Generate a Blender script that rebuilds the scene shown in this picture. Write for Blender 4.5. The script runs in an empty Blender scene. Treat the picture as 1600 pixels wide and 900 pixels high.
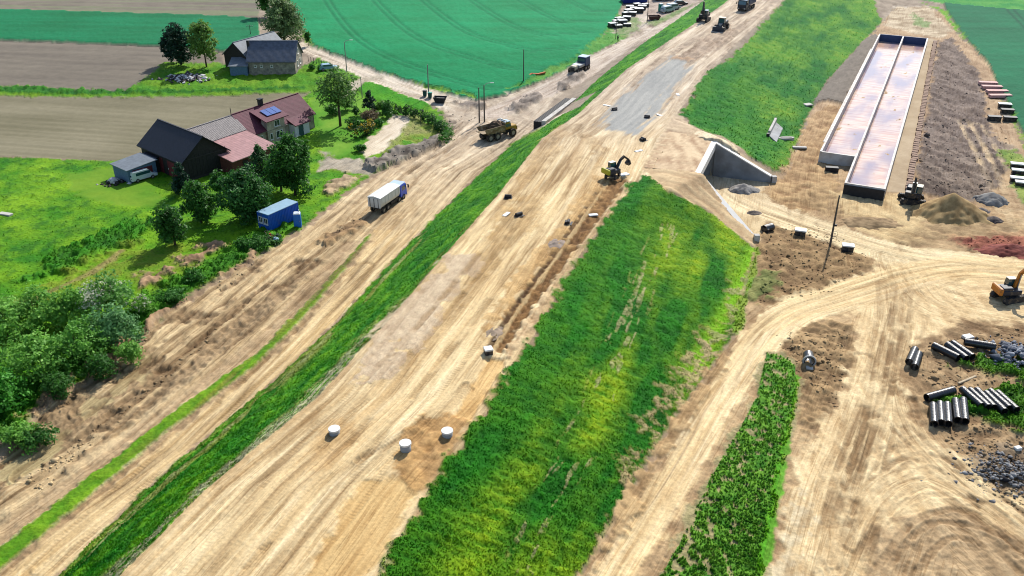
import bpy, bmesh, math, random
import numpy as np
from mathutils import Vector, Matrix
random.seed(7); RNG = np.random.default_rng(7)
sc = bpy.context.scene
COL = sc.collection
R = math.radians
# ---------------------------------------------------------------- camera
F_PX, TILT, CAM_H = 1386.0, R(28.42), 56.0
cam_d = bpy.data.cameras.new('camera'); cam = bpy.data.objects.new('camera', cam_d); COL.objects.link(cam)
cam.location = (0, 0, CAM_H); cam.rotation_euler = (R(90) - TILT, 0, 0)
cam_d.sensor_width = 36.0; cam_d.lens = 36.0 * F_PX / 1600.0
cam_d.clip_start = 1.0; cam_d.clip_end = 9000.0
sc.camera = cam
# ---------------------------------------------------------------- sky, sun, exposure
SUN_V = Vector((0.40 * math.cos(R(41)), 0.917 * math.cos(R(41)), math.sin(R(41)))).normalized()
world = bpy.data.worlds.new('World'); sc.world = world; world.use_nodes = True
wn = world.node_tree.nodes; wl = world.node_tree.links
bgn = wn.get('Background') or wn.new('ShaderNodeBackground')
sky = wn.new('ShaderNodeTexSky'); sky.sky_type = 'NISHITA'; sky.sun_disc = False
sky.sun_elevation = R(41); sky.sun_rotation = math.atan2(SUN_V.x, SUN_V.y)
wl.new(sky.outputs[0], bgn.inputs[0]); bgn.inputs[1].default_value = 0.135
sun_d = bpy.data.lights.new('sun', 'SUN'); sun = bpy.data.objects.new('sun', sun_d); COL.objects.link(sun)
sun_d.energy = 4.6; sun_d.angle = R(0.5); sun_d.color = (1.0, 0.955, 0.88)
sun.rotation_euler = SUN_V.to_track_quat('Z', 'Y').to_euler(); sun.location = (0, 0, 120)
sc.view_settings.view_transform = 'Standard'; sc.view_settings.look = 'None'
sc.cycles.filter_width = 1.05
sc.view_settings.exposure = 0.60; sc.view_settings.gamma = 1.0; sc.view_settings.use_curve_mapping = False

# ---------------------------------------------------------------- pixel of the photo -> point on the ground
ST, CT = math.sin(TILT), math.cos(TILT)
def ray(px, py):
    u = (px - 800.0) / F_PX; v = (py - 450.0) / F_PX
    return u, CT - v * ST, -(ST + v * CT)
def W(px, py, z=0.0):
    u, a, b = ray(px, py); d = (CAM_H - z) / -b
    return np.array([u * d, a * d])
def lin(*rgb):
    a = np.array(rgb, float) / 255.0
    return np.where(a <= 0.04045, a / 12.92, ((a + 0.055) / 1.055) ** 2.4)
K = 0.66                                                        # picture value -> base colour at this exposure
def c8(*rgb): return lin(*rgb) * K

# ---------------------------------------------------------------- noise
def _h(xi, yi, s):
    h = (xi.astype(np.int64) * 374761393 + yi.astype(np.int64) * 668265263 + s * 974711) & 0xffffffff
    h = ((h ^ (h >> 13)) * 1274126177) & 0xffffffff
    return ((h ^ (h >> 16)) & 0xffff) / 65535.0
def vnoise(x, y, s=0):
    xi = np.floor(x); yi = np.floor(y); fx = x - xi; fy = y - yi
    fx = fx * fx * (3 - 2 * fx); fy = fy * fy * (3 - 2 * fy)
    a = _h(xi, yi, s); b = _h(xi + 1, yi, s); c = _h(xi, yi + 1, s); d = _h(xi + 1, yi + 1, s)
    return (a * (1 - fx) + b * fx) * (1 - fy) + (c * (1 - fx) + d * fx) * fy
def fbm(x, y, sx, sy=None, o=3, s=0):
    sy = sy or sx; t = 0.0; amp = 0.5; tot = 0.0; x = x / sx; y = y / sy
    for k in range(o):
        t = t + amp * vnoise(x * 2 ** k + 17.3 * k, y * 2 ** k - 9.1 * k, s + k); tot += amp; amp *= 0.55
    return t / tot
def sstep(a, b, x):
    t = np.clip((x - a) / (b - a), 0, 1); return t * t * (3 - 2 * t)

# ---------------------------------------------------------------- base shape of the land
ZC = 6.3
def line_x(pts, z, pre, post):
    w = np.array([W(px, py, z) for px, py in pts]); w = w[np.argsort(w[:, 1])]
    a = w[0] + np.array([-pre * 60, -60.0]); b = w[-1] + np.array([post * 900, 900.0])
    w = np.vstack([a, w, b]); return lambda y: np.interp(y, w[:, 1], w[:, 0])
CLx = line_x([(190, 900), (330, 760), (500, 620), (610, 500), (700, 395), (780, 305), (850, 215), (905, 178), (982, 107), (1090, 35), (1130, 8)], ZC, .40, .45)
TLx = line_x([(90, 900), (250, 745), (400, 620), (520, 510), (620, 400), (720, 300), (800, 225), (850, 190), (905, 140)], 0, .40, .45)
_cr = [(590, 900), (700, 720), (785, 600), (900, 400), (1000, 268)]
CRx0 = line_x(_cr + [(1060, 170), (1140, 75), (1225, 0)], ZC, .38, .5)
_tr = np.array([W(*p) for p in [(920, 900), (1050, 660), (1100, 560), (1165, 440), (1182, 388)]] + [np.array([37.6, 119.0]), np.array([44.2, 142.0])] + [W(*p) for p in [(1228, 266), (1260, 182), (1290, 125), (1340, 72), (1375, 38)]])
_tr = np.vstack([[_tr[0] - [24, 60]], _tr, [_tr[-1] + [400, 700]]])
TRx = lambda y: np.interp(y, _tr[:, 1], _tr[:, 0])
PA, PB = np.array([29.4, 130.1]), np.array([34.8, 144.6])       # ends of the underpass beam
PC, PD = np.array([44.0, 141.4]), np.array([35.6, 118.2])       # ends of the two wing walls
CRx = lambda y: np.maximum(CRx0(y), np.interp(y, [60, 112, 129.0, 146, 156, 158], [-90, 12.5, 29.8, 35.8, 29.0, -90]))
def in_poly(x, y, poly):
    x = np.asarray(x, float); y = np.asarray(y, float); ins = np.zeros(x.shape, bool); n = len(poly)
    for i in range(n):
        x0, y0 = poly[i]; x1, y1 = poly[(i + 1) % n]
        if y0 == y1: continue
        c = ((y0 > y) != (y1 > y)) & (x < (x1 - x0) * (y - y0) / (y1 - y0) + x0); ins ^= c
    return ins
AX = (PB - PA) / np.linalg.norm(PB - PA); NX = np.array([AX[1], -AX[0]])     # along the road / away from it
BARREL = 7.0
CUT = [PA - NX * (BARREL + .3) - AX * .4, PA - AX * .4, PD - AX * .3 + NX * 1.0, PC + AX * .3 + NX * 1.0, PB + AX * .4, PB - NX * (BARREL + .3) + AX * .4]
def height(x, y, cut=True):
    x = np.asarray(x, float); y = np.asarray(y, float)
    tl, cl, cr, tr = TLx(y), CLx(y), CRx(y), TRx(y)
    zl = 2.5 * sstep(172, 235, y)
    z = np.where(x < tl, zl, 0.0)
    z = np.where((x >= tl) & (x < cl), zl + (ZC - zl) * (x - tl) / np.maximum(cl - tl, .1), z)
    z = np.where((x >= cl) & (x <= cr), ZC, z)
    z = np.where((x > cr) & (x < tr), ZC * (tr - x) / np.maximum(tr - cr, .1), z)
    if cut: z = np.where(in_poly(x, y, CUT), 0.0, z)
    return z
def G(px, py):
    u, a, b = ray(px, py)
    t = np.linspace((CAM_H - 9.0) / -b, (CAM_H + 0.5) / -b, 900)
    h = height(u * t, a * t); zz = CAM_H + b * t
    i = int(np.argmax(zz <= h)); return np.array([u * t[i], a * t[i]])
def G3(px, py):
    p = G(px, py); return Vector((p[0], p[1], float(height(p[0], p[1]))))
def GP(pts): return np.array([G(*p) for p in pts])

# ---------------------------------------------------------------- object helpers
def tag(o, label=None, cat=None, group=None, kind=None):
    if label: o['label'] = label
    if cat: o['category'] = cat
    if group: o['group'] = group
    if kind: o['kind'] = kind
    return o
def mesh_np(name, v, f, mat=None, parent=None, smooth=False, cols=None):
    me = bpy.data.meshes.new(name); v = np.asarray(v, np.float32); f = np.asarray(f, np.int32); k = f.shape[1]
    me.vertices.add(len(v)); me.vertices.foreach_set('co', v.ravel())
    me.loops.add(f.size); me.loops.foreach_set('vertex_index', f.ravel())
    me.polygons.add(len(f)); me.polygons.foreach_set('loop_start', np.arange(0, f.size, k, dtype=np.int32))
    if smooth: me.polygons.foreach_set('use_smooth', np.ones(len(f), bool))
    me.update(calc_edges=True)
    if cols is not None:
        a = me.color_attributes.new('Col', 'FLOAT_COLOR', 'POINT')
        a.data.foreach_set('color', np.hstack([cols, np.ones((len(cols), 1))]).astype(np.float32).ravel())
    if mat: me.materials.append(mat)
    o = bpy.data.objects.new(name, me); COL.objects.link(o)
    if parent: o.parent = parent
    return o
def empty(name, loc, rz=0.0):
    o = bpy.data.objects.new(name, None); COL.objects.link(o); o.location = loc; o.rotation_euler = (0, 0, rz)
    o.empty_display_size = .3; return o
def thing(name, label, cat, loc, rz=0.0, group=None): return tag(empty(name, loc, rz), label, cat, group)
def copy_tree(o, parent=None):
    c = o.copy(); COL.objects.link(c)
    if parent: c.parent = parent
    for ch in list(o.children): copy_tree(ch, c)
    return c
class MB:
    """collects shapes; build() links them as one mesh object"""
    def __init__(s): s.b = bmesh.new()
    def box(s, c, d, rot=None, bev=0.0, taper=None):
        r = bmesh.ops.create_cube(s.b, size=1.0); vs = r['verts']
        for v in vs:
            v.co = Vector((v.co.x * d[0], v.co.y * d[1], v.co.z * d[2]))
            if taper and v.co.z > 0: v.co.x *= taper[0]; v.co.y *= taper[1]
        if bev:
            es = list({e for v in vs for e in v.link_edges})
            rr = bmesh.ops.bevel(s.b, geom=es, offset=bev, segments=1, affect='EDGES'); vs = list({v for f in rr['faces'] for v in f.verts} | {v for v in vs if v.is_valid})
        if rot is not None:
            for v in vs: v.co = rot @ v.co
        for v in vs: v.co += Vector(c)
        return s
    def cyl(s, p, q, r, r2=None, n=12, cap=True):
        p, q = Vector(p), Vector(q); d = q - p; m = d.to_track_quat('Z', 'Y').to_matrix()
        ra = [s.b.verts.new(p + m @ Vector((r * math.cos(2 * math.pi * i / n), r * math.sin(2 * math.pi * i / n), 0))) for i in range(n)]
        r2 = r if r2 is None else r2
        rb = [s.b.verts.new(q + m @ Vector((r2 * math.cos(2 * math.pi * i / n), r2 * math.sin(2 * math.pi * i / n), 0))) for i in range(n)]
        for i in range(n): s.b.faces.new((ra[i], ra[(i + 1) % n], rb[(i + 1) % n], rb[i]))
        if cap: s.b.faces.new(ra[::-1]); s.b.faces.new(rb)
        return s
    def tube(s, p, q, ro, ri, n=20):
        p, q = Vector(p), Vector(q); m = (q - p).to_track_quat('Z', 'Y').to_matrix(); rings = []
        for c, r in ((p, ri), (p, ro), (q, ro), (q, ri)):
            rings.append([s.b.verts.new(c + m @ Vector((r * math.cos(2 * math.pi * i / n), r * math.sin(2 * math.pi * i / n), 0))) for i in range(n)])
        for k in range(4):
            a, b = rings[k], rings[(k + 1) % 4]
            for i in range(n): s.b.faces.new((a[i], a[(i + 1) % n], b[(i + 1) % n], b[i]))
        return s
    def bars(s, pts, w, h):                                       # square bar through points
        for a, b in zip(pts[:-1], pts[1:]):
            a, b = Vector(a), Vector(b); d = b - a; m = d.to_track_quat('X', 'Z').to_matrix()
            s.box((a + b) / 2, (d.length + w * .5, w, h), m)
        return s
    def prism(s, prof, y0, y1):                                   # polygon in x,z extruded along y
        a = [s.b.verts.new((x, y0, z)) for x, z in prof]; b = [s.b.verts.new((x, y1, z)) for x, z in prof]; n = len(prof)
        s.b.faces.new(a); s.b.faces.new(b[::-1])
        for i in range(n): s.b.faces.new((a[i], b[i], b[(i + 1) % n], a[(i + 1) % n]))
        return s
    def poly(s, pts, th=None):                                    # 3-d polygon, thickened down by th
        a = [s.b.verts.new(p) for p in pts]
        if not th: s.b.faces.new(a); return s
        n = len(pts); th = Vector(th) if not isinstance(th, (int, float)) else Vector((0, 0, -th))
        b = [s.b.verts.new(Vector(p) + th) for p in pts]; s.b.faces.new(a); s.b.faces.new(b[::-1])
        for i in range(n): s.b.faces.new((a[i], b[i], b[(i + 1) % n], a[(i + 1) % n]))
        return s
    def build(s, name, mat, parent=None, smooth=False):
        bmesh.ops.recalc_face_normals(s.b, faces=s.b.faces[:])
        me = bpy.data.meshes.new(name); s.b.to_mesh(me); s.b.free(); me.materials.append(mat)
        if smooth:
            for p in me.polygons: p.use_smooth = True
        o = bpy.data.objects.new(name, me); COL.objects.link(o)
        if parent: o.parent = parent
        return o

# ---------------------------------------------------------------- materials
def mat(name, col, rough=.8, metal=0.0, var=.25, scale=4.0, bump=0.0, bscale=30.0, dirt=None, dirt_amt=.5, spec=.3):
    """procedural: noise-broken base colour, optional dust in patches, optional bump"""
    m = bpy.data.materials.new(name); m.use_nodes = True; n = m.node_tree.nodes; l = m.node_tree.links; b = n['Principled BSDF']
    tc = n.new('ShaderNodeTexCoord'); nz = n.new('ShaderNodeTexNoise'); nz.inputs['Scale'].default_value = scale; nz.inputs['Detail'].default_value = 5
    l.new(tc.outputs['Object'], nz.inputs['Vector'])
    mr = n.new('ShaderNodeMapRange'); mr.inputs['From Min'].default_value = .25; mr.inputs['From Max'].default_value = .75
    mr.inputs['To Min'].default_value = 1 - var; mr.inputs['To Max'].default_value = 1 + var; l.new(nz.outputs['Fac'], mr.inputs['Value'])
    mx = n.new('ShaderNodeMix'); mx.data_type = 'RGBA'; mx.blend_type = 'MULTIPLY'; mx.inputs['Factor'].default_value = 1
    mx.inputs['A'].default_value = (*col, 1); l.new(mr.outputs['Result'], mx.inputs['B']); out = mx.outputs['Result']
    if dirt is not None:
        n2 = n.new('ShaderNodeTexNoise'); n2.inputs['Scale'].default_value = scale * .6; n2.inputs['Detail'].default_value = 6; l.new(tc.outputs['Object'], n2.inputs['Vector'])
        rp = n.new('ShaderNodeMapRange'); rp.inputs['From Min'].default_value = .62 - dirt_amt * .4; rp.inputs['From Max'].default_value = .8 - dirt_amt * .2
        rp.inputs['To Max'].default_value = .85; l.new(n2.outputs['Fac'], rp.inputs['Value'])
        m2 = n.new('ShaderNodeMix'); m2.data_type = 'RGBA'; l.new(rp.outputs['Result'], m2.inputs['Factor']); l.new(out, m2.inputs['A']); m2.inputs['B'].default_value = (*dirt, 1); out = m2.outputs['Result']
    l.new(out, b.inputs['Base Color']); b.inputs['Roughness'].default_value = rough; b.inputs['Metallic'].default_value = metal
    b.inputs['Specular IOR Level'].default_value = spec
    if bump:
        n3 = n.new('ShaderNodeTexNoise'); n3.inputs['Scale'].default_value = bscale; n3.inputs['Detail'].default_value = 4; l.new(tc.outputs['Object'], n3.inputs['Vector'])
        bp = n.new('ShaderNodeBump'); bp.inputs['Strength'].default_value = bump; bp.inputs['Distance'].default_value = .05; l.new(n3.outputs['Fac'], bp.inputs['Height']); l.new(bp.outputs['Normal'], b.inputs['Normal'])
    return m
def col_mat(name, rough=.95, fine=1.5, var=.2, bump=.4, bdist=.08, bscale=3.0, trans=0.0, spec=.15, tread=False, flow=0.0):
    """ground or leaf surface: base colour from the surface's own colour attribute, broken by noise in world metres"""
    m = bpy.data.materials.new(name); m.use_nodes = True; n = m.node_tree.nodes; l = m.node_tree.links; b = n['Principled BSDF']
    at = n.new('ShaderNodeAttribute'); at.attribute_name = 'Col'; geo = n.new('ShaderNodeNewGeometry')
    nz = n.new('ShaderNodeTexNoise'); nz.inputs['Scale'].default_value = fine; nz.inputs['Detail'].default_value = 7; nz.inputs['Roughness'].default_value = .75
    l.new(geo.outputs['Position'], nz.inputs['Vector'])
    mr = n.new('ShaderNodeMapRange'); mr.inputs['From Min'].default_value = .3; mr.inputs['From Max'].default_value = .7
    mr.inputs['To Min'].default_value = 1 - var; mr.inputs['To Max'].default_value = 1 + var; l.new(nz.outputs['Fac'], mr.inputs['Value'])
    mx = n.new('ShaderNodeMix'); mx.data_type = 'RGBA'; mx.blend_type = 'MULTIPLY'; mx.inputs['Factor'].default_value = 1
    l.new(at.outputs['Color'], mx.inputs['A']); l.new(mr.outputs['Result'], mx.inputs['B'])
    base = mx.outputs['Result']; fh = None
    def mth(op, a, bb, cc=None):
        q = n.new('ShaderNodeMath'); q.operation = op
        for i_, v_ in enumerate((a, bb, cc)):
            if v_ is None: continue
            if isinstance(v_, (int, float)): q.inputs[i_].default_value = v_
            else: l.new(v_, q.inputs[i_])
        return q.outputs[0]
    if flow:                                                      # wheel-drawn grain that follows the traffic
        fu = n.new('ShaderNodeAttribute'); fu.attribute_name = 'flow_across'; fv = n.new('ShaderNodeAttribute'); fv.attribute_name = 'flow_along'
        def fnoise(ka, kb, det, z):
            cb = n.new('ShaderNodeCombineXYZ'); l.new(mth('MULTIPLY', fu.outputs['Fac'], ka), cb.inputs[0]); l.new(mth('MULTIPLY', fv.outputs['Fac'], kb), cb.inputs[1]); cb.inputs[2].default_value = z
            q = n.new('ShaderNodeTexNoise'); q.inputs['Scale'].default_value = 1.0; q.inputs['Detail'].default_value = det; l.new(cb.outputs[0], q.inputs['Vector']); return q.outputs['Fac']
        def rng(v, a, bb, c, d_):
            q = n.new('ShaderNodeMapRange'); q.inputs['From Min'].default_value = a; q.inputs['From Max'].default_value = bb; q.inputs['To Min'].default_value = c; q.inputs['To Max'].default_value = d_; l.new(v, q.inputs['Value']); return q.outputs[0]
        fh = mth('ADD', mth('MULTIPLY', fnoise(3.6, .2, 5, 0.0), .6), mth('MULTIPLY', nz.outputs['Fac'], .4)); line = mth('ABSOLUTE', mth('SUBTRACT', fnoise(1.1, .045, 3, 4.0), .5), 0.0); gate = rng(fnoise(.5, .12, 3, 9.0), .42, .6, 0.0, 1.0)
        dark = mth('MULTIPLY', rng(line, .008, .04, 1.0, 0.0), gate); l2 = mth('ABSOLUTE', mth('SUBTRACT', fnoise(2.3, .07, 2, 14.0), .5), 0.0); gate2 = rng(fnoise(.7, .2, 3, 19.0), .45, .6, 0.0, 1.0)
        dark = mth('MAXIMUM', dark, mth('MULTIPLY', rng(l2, .01, .05, .8, 0.0), gate2))
        k = mth('MULTIPLY', rng(fh, .3, .7, 1 - .17 * flow, 1 + .3 * flow), mth('SUBTRACT', 1.0, mth('MULTIPLY', dark, .28 * flow)))
        m5 = n.new('ShaderNodeMix'); m5.data_type = 'RGBA'; m5.blend_type = 'MULTIPLY'; m5.inputs['Factor'].default_value = 1; l.new(base, m5.inputs['A']); l.new(k, m5.inputs['B'])
        m6 = n.new('ShaderNodeMix'); m6.data_type = 'RGBA'; m6.blend_type = 'MULTIPLY'; l.new(mth('MULTIPLY', dark, .6 * flow), m6.inputs['Factor']); l.new(m5.outputs['Result'], m6.inputs['A']); m6.inputs['B'].default_value = (.95, .82, .68, 1); base = m6.outputs['Result']
        fh = mth('SUBTRACT', fh, mth('MULTIPLY', dark, .5))
    l.new(base, b.inputs['Base Color']); b.inputs['Roughness'].default_value = rough; b.inputs['Specular IOR Level'].default_value = spec
    hgt = None
    if bump:
        n3 = n.new('ShaderNodeTexNoise'); n3.inputs['Scale'].default_value = bscale; n3.inputs['Detail'].default_value = 6; l.new(geo.outputs['Position'], n3.inputs['Vector'])
        hgt = n3.outputs['Fac'] if fh is None else mth('ADD', n3.outputs['Fac'], fh)
    if tread:                                                     # pressed tread bars across the tracks
        ta = n.new('ShaderNodeAttribute'); ta.attribute_name = 'track_along'; tm = n.new('ShaderNodeAttribute'); tm.attribute_name = 'track_mask'
        mu = n.new('ShaderNodeMath'); mu.operation = 'MULTIPLY'; l.new(ta.outputs['Fac'], mu.inputs[0]); mu.inputs[1].default_value = 2 * math.pi / .36
        si = n.new('ShaderNodeMath'); si.operation = 'SINE'; l.new(mu.outputs[0], si.inputs[0])
        m3 = n.new('ShaderNodeMath'); m3.operation = 'MULTIPLY'; l.new(si.outputs[0], m3.inputs[0]); l.new(tm.outputs['Fac'], m3.inputs[1])
        ad = n.new('ShaderNodeMath'); ad.operation = 'MULTIPLY_ADD'; l.new(m3.outputs[0], ad.inputs[0]); ad.inputs[1].default_value = .55; l.new(hgt, ad.inputs[2]); hgt = ad.outputs[0]
    if hgt is not None:
        bp = n.new('ShaderNodeBump'); bp.inputs['Strength'].default_value = bump; bp.inputs['Distance'].default_value = bdist
        l.new(hgt, bp.inputs['Height']); l.new(bp.outputs['Normal'], b.inputs['Normal'])
    if trans:
        tr = n.new('ShaderNodeBsdfTranslucent'); l.new(mx.outputs['Result'], tr.inputs['Color']); ms = n.new('ShaderNodeMixShader'); ms.inputs[0].default_value = trans
        l.new(b.outputs[0], ms.inputs[1]); l.new(tr.outputs[0], ms.inputs[2]); l.new(ms.outputs[0], n['Material Output'].inputs[0])
    return m

# ================================================================= THE GROUND
def spaced(a, b, st, lo, hi, g=1.22):
    mid = list(np.arange(a, b, st)); w = st; x = a; left = []
    while x > lo: w *= g; x -= w; left.append(max(x, lo))
    w = st; x = mid[-1]; right = []
    while x < hi: w *= g; x += w; right.append(min(x, hi))
    return np.array(left[::-1] + mid + right)
gx = spaced(-40, 1640, 1.7, -2600, 4200); gy = spaced(-24, 1050, 1.7, -283, 2400)
NXg, NYg = len(gx), len(gy)
PXg, PYg = np.meshgrid(gx, gy)
_d = CAM_H / (ST + (PYg - 450) / F_PX * CT)
X = ((PXg - 800) / F_PX * _d).ravel(); Y = (_d * (CT - (PYg - 450) / F_PX * ST)).ravel()
NV = len(X)
# follow the rise of the ground so that the mesh stays fine on the slopes too
Z = height(X, Y)
OFF = (X - CLx(Y)) * .94; ALO = Y * 1.06                          # across / along the new road
C = np.zeros((NV, 3)); ZI = np.zeros(NV, np.int16); DZ = np.zeros(NV)
TRK_A = np.zeros(NV); TRK_M = np.zeros(NV)
ZONES = ['ground', 'dirt_road', 'ploughed_field', 'crop_field', 'meadow', 'embankment', 'road_bed', 'yard', 'gravel_layer', 'bare_slope', 'lane', 'lawn', 'weed_bank', 'tank_path']
ZN = {n: i for i, n in enumerate(ZONES)}
def sd(poly, mar=5.0):
    """signed distance of every ground vertex to a polygon, positive inside"""
    poly = np.asarray(poly, float); out = np.full(NV, -99.0)
    k = np.where((X > poly[:, 0].min() - mar) & (X < poly[:, 0].max() + mar) & (Y > poly[:, 1].min() - mar) & (Y < poly[:, 1].max() + mar))[0]
    x, y = X[k], Y[k]; best = np.full(len(k), 1e9)
    for i in range(len(poly)):
        a, b = poly[i], poly[(i + 1) % len(poly)]; d = b - a; L = max(d @ d, 1e-9)
        t = np.clip(((x - a[0]) * d[0] + (y - a[1]) * d[1]) / L, 0, 1)
        best = np.minimum(best, np.hypot(x - a[0] - t * d[0], y - a[1] - t * d[1]))
    out[k] = np.where(in_poly(x, y, poly), best, -best); return out
def smooth_line(p, n=8):
    p = np.asarray(p, float); q = np.vstack([2 * p[0] - p[1], p, 2 * p[-1] - p[-2]]); o = []
    for i in range(1, len(q) - 2):
        for k in range(n):
            t = k / n; o.append(.5 * (2 * q[i] + (q[i + 1] - q[i - 1]) * t + (2 * q[i - 1] - 5 * q[i] + 4 * q[i + 1] - q[i + 2]) * t * t + (3 * q[i] - q[i - 1] - 3 * q[i + 1] + q[i + 2]) * t ** 3))
    o.append(q[-2]); return np.array(o)
def ribbon(pts, mar=12.0):
    """signed offset and distance along a line, for every ground vertex near it"""
    p = smooth_line(pts); off = np.full(NV, 99.0); alo = np.zeros(NV)
    k = np.where((X > p[:, 0].min() - mar) & (X < p[:, 0].max() + mar) & (Y > p[:, 1].min() - mar) & (Y < p[:, 1].max() + mar))[0]
    x, y = X[k], Y[k]; best = np.full(len(k), 1e9); so = np.full(len(k), 99.0); sa = np.zeros(len(k)); acc = 0.0
    for a, b in zip(p[:-1], p[1:]):
        d = b - a; L = np.linalg.norm(d)
        if L < 1e-6: continue
        tt = ((x - a[0]) * d[0] + (y - a[1]) * d[1]) / L; t = np.clip(tt, 0, L)
        ex, ey = x - a[0] - t * d[0] / L, y - a[1] - t * d[1] / L; r = np.hypot(ex, ey); m = r < best
        best[m] = r[m]; sg = np.sign((x - a[0]) * d[1] - (y - a[1]) * d[0]); so[m] = (r * sg)[m]; sa[m] = (acc + t)[m]; acc += L
    off[k] = so; alo[k] = sa; return off, alo
def lay(mask, col, zone=None, dz=None):
    global C
    m = np.clip(mask, 0, 1)[:, None]; C = C * (1 - m) + np.asarray(col) * m
    if zone: ZI[mask > .5] = ZN[zone]
    if dz is not None: DZ[:] = DZ * (1 - m[:, 0]) + dz * m[:, 0]
def mixc(t, a, b):
    t = np.clip(t, 0, 1)[:, None] if np.ndim(t) else t
    return np.asarray(a) * (1 - t) + np.asarray(b) * t
n1 = fbm(X, Y, 1.2, o=4, s=3); n4 = fbm(X, Y, 4.0, o=4, s=11); n12 = fbm(X, Y, 14.0, o=3, s=23); nf = fbm(X, Y, .45, o=3, s=31)
def con(n, k=2.2): return np.clip((n - .5) * k + .5, 0, 1)
n1, n4, n12, nf = con(n1), con(n4), con(n12), con(nf)
wob = (n1 - .5) * 1.6 + (n4 - .5) * 1.2
def ridge(n, p=6): return np.clip(1 - np.abs(2 * n - 1), 0, 1) ** p
def soft(d, w=.5, k=1.0): return sstep(-w, w, d + wob * k)
streak = con(fbm(OFF, ALO, .55, 16, 3, 41)); streak2 = con(fbm(OFF, ALO, 1.6, 40, 3, 47)); streakf = con(fbm(OFF, ALO, .22, 7, 2, 53))

SAND, SANDL, SANDD = c8(214, 187, 146), c8(232, 212, 176), c8(170, 138, 98)
MUD, MUDD = c8(120, 98, 76), c8(80, 64, 50)
DIRT, DIRTD = c8(190, 166, 134), c8(140, 116, 90)
GR, GRB, GRD, GRY = c8(40, 128, 22), c8(76, 160, 24), c8(14, 84, 22), c8(128, 165, 36)
STRAW = c8(186, 172, 128)
rl = ridge(fbm(OFF, ALO, 1.3, 30, 2, 201)) * con(fbm(OFF, ALO, 1.5, 9, 2, 203), 3); rl2 = ridge(fbm(OFF, ALO, .6, 18, 2, 207)) * con(fbm(OFF, ALO, 2, 12, 2, 209), 3)
# --- everything starts as trodden earth
lay(np.ones(NV), mixc(n4 * .6 + n1 * .4, DIRTD, DIRT), 'ground', (n1 - .5) * .12 + (nf - .5) * .06)
# --- the left side: meadow, fields, crops
meadow_px = [(-2000, 240), (0, 244), (160, 250), (230, 245), (420, 150), (500, 100), (560, 120), (665, 160), (700, 185), (706, 200), (690, 222), (640, 246), (590, 268), (560, 288), (520, 318), (470, 358), (400, 402), (330, 440), (260, 490), (180, 562), (60, 640), (0, 690), (-400, 1000), (-2000, 2000)]
mead_c = mixc(n4, mixc(n12, c8(74, 144, 16), c8(48, 122, 14)), c8(108, 164, 28))
mead_c = mixc(sstep(.55, .9, n1) * .5, mead_c, GRD)
d = sd(GP(meadow_px[1:20]) if False else [W(*p) for p in meadow_px]); lay(soft(d, .4, .9), mead_c, 'meadow', (n1 - .4) * .15 + (n4 - .4) * .2)
def field(pts, col, zone, dz, w=.35, k=.35, z=0): 
    d = sd(GP(pts) if z is None else [W(*p, z) for p in pts], 8); lay(soft(d, w, k), col, zone, dz); return d
rows = con(fbm(X * .2 + Y, X - Y * .2, .8, 60, 2, 61)); rows2 = con(fbm(X * .05 + Y, X, 2.2, 90, 3, 67))
brown = mixc(rows * .35 + rows2 * .4 + n12 * .3, c8(112, 103, 92), c8(140, 130, 114))
olive = mixc(rows * .3 + rows2 * .3 + n12 * .4, c8(116, 110, 84), c8(146, 138, 112))
teal = mixc(rows2 * .5 + n12 * .4, c8(0, 106, 60), c8(4, 130, 82))
FZ = 2.5
field([(-3000, -240), (420, -240), (415, -60), (404, 28), (330, 24), (0, 14), (-3000, -60)], mixc(sstep(.45, .8, rows2) * .5, brown, c8(120, 138, 92)), 'ploughed_field', (rows - .5) * .12, z=FZ)
field([(-3000, -55), (0, 15.5), (330, 25.5), (404, 29.5), (406, 62), (350, 80), (258, 75), (0, 66), (-3000, -10)], teal, 'crop_field', .55 + (n1 - .5) * .12, .15, .1, z=FZ)
field([(-3000, -8), (0, 67.5), (258, 77), (345, 86), (352, 104), (262, 103), (222, 126), (196, 138), (0, 133), (-3000, 40)], brown, 'ploughed_field', (rows - .5) * .12, z=1.8)
field([(-3000, 60), (0, 149), (120, 152), (260, 151), (420, 146), (500, 139), (478, 152), (420, 170), (180, 250), (0, 243), (-3000, 170)], olive, 'ploughed_field', (rows - .5) * .10, z=.2)
bigw = [(428, -240), (432, -60), (450, 5), (472, 46), (486, 78), (520, 92), (560, 106), (600, 118), (640, 129), (690, 138), (735, 144), (790, 136), (850, 116), (900, 96), (938, 62), (962, 30), (980, -8), (1010, -60), (1100, -240)]
wd = sd([W(*p, FZ) for p in bigw], 8)
bigt = mixc(rows2 * .35 + n12 * .35 + n4 * .2, c8(0, 124, 70), c8(2, 154, 96))
lay(soft(wd, .15, .15), bigt, 'crop_field', .6 + (n1 - .5) * .14)
arc = smooth_line([W(*p, FZ) for p in [(300, -260), (405, -120), (437, -50), (462, 10), (492, 60), (535, 92), (600, 116), (690, 140), (770, 150), (880, 150), (1000, 140)]], 6)
oa, aa = ribbon(arc[::3], 120)
for k in range(8):                                                # tramlines curve round with the lane
    for o in (0, 1.8):
        m = np.exp(-((-oa - 9 - k * 14.5 - o) / .4) ** 2) * sstep(1.0, 4.0, wd); lay(m * .45, c8(2, 88, 58)); DZ -= m * .2
rw = [(1462, -60), (1476, 14), (1500, 50), (1522, 78), (1545, 110), (1562, 140), (1580, 175), (1604, 222), (1700, 330), (2600, 500), (4000, 300), (3000, -60)]
d = sd([W(*p) for p in rw], 8); lay(soft(d, .2, .2), mixc(rows2 * .5 + n12 * .4, c8(8, 98, 64), c8(18, 122, 80)), 'crop_field', .55 + (n1 - .5) * .12)
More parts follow.
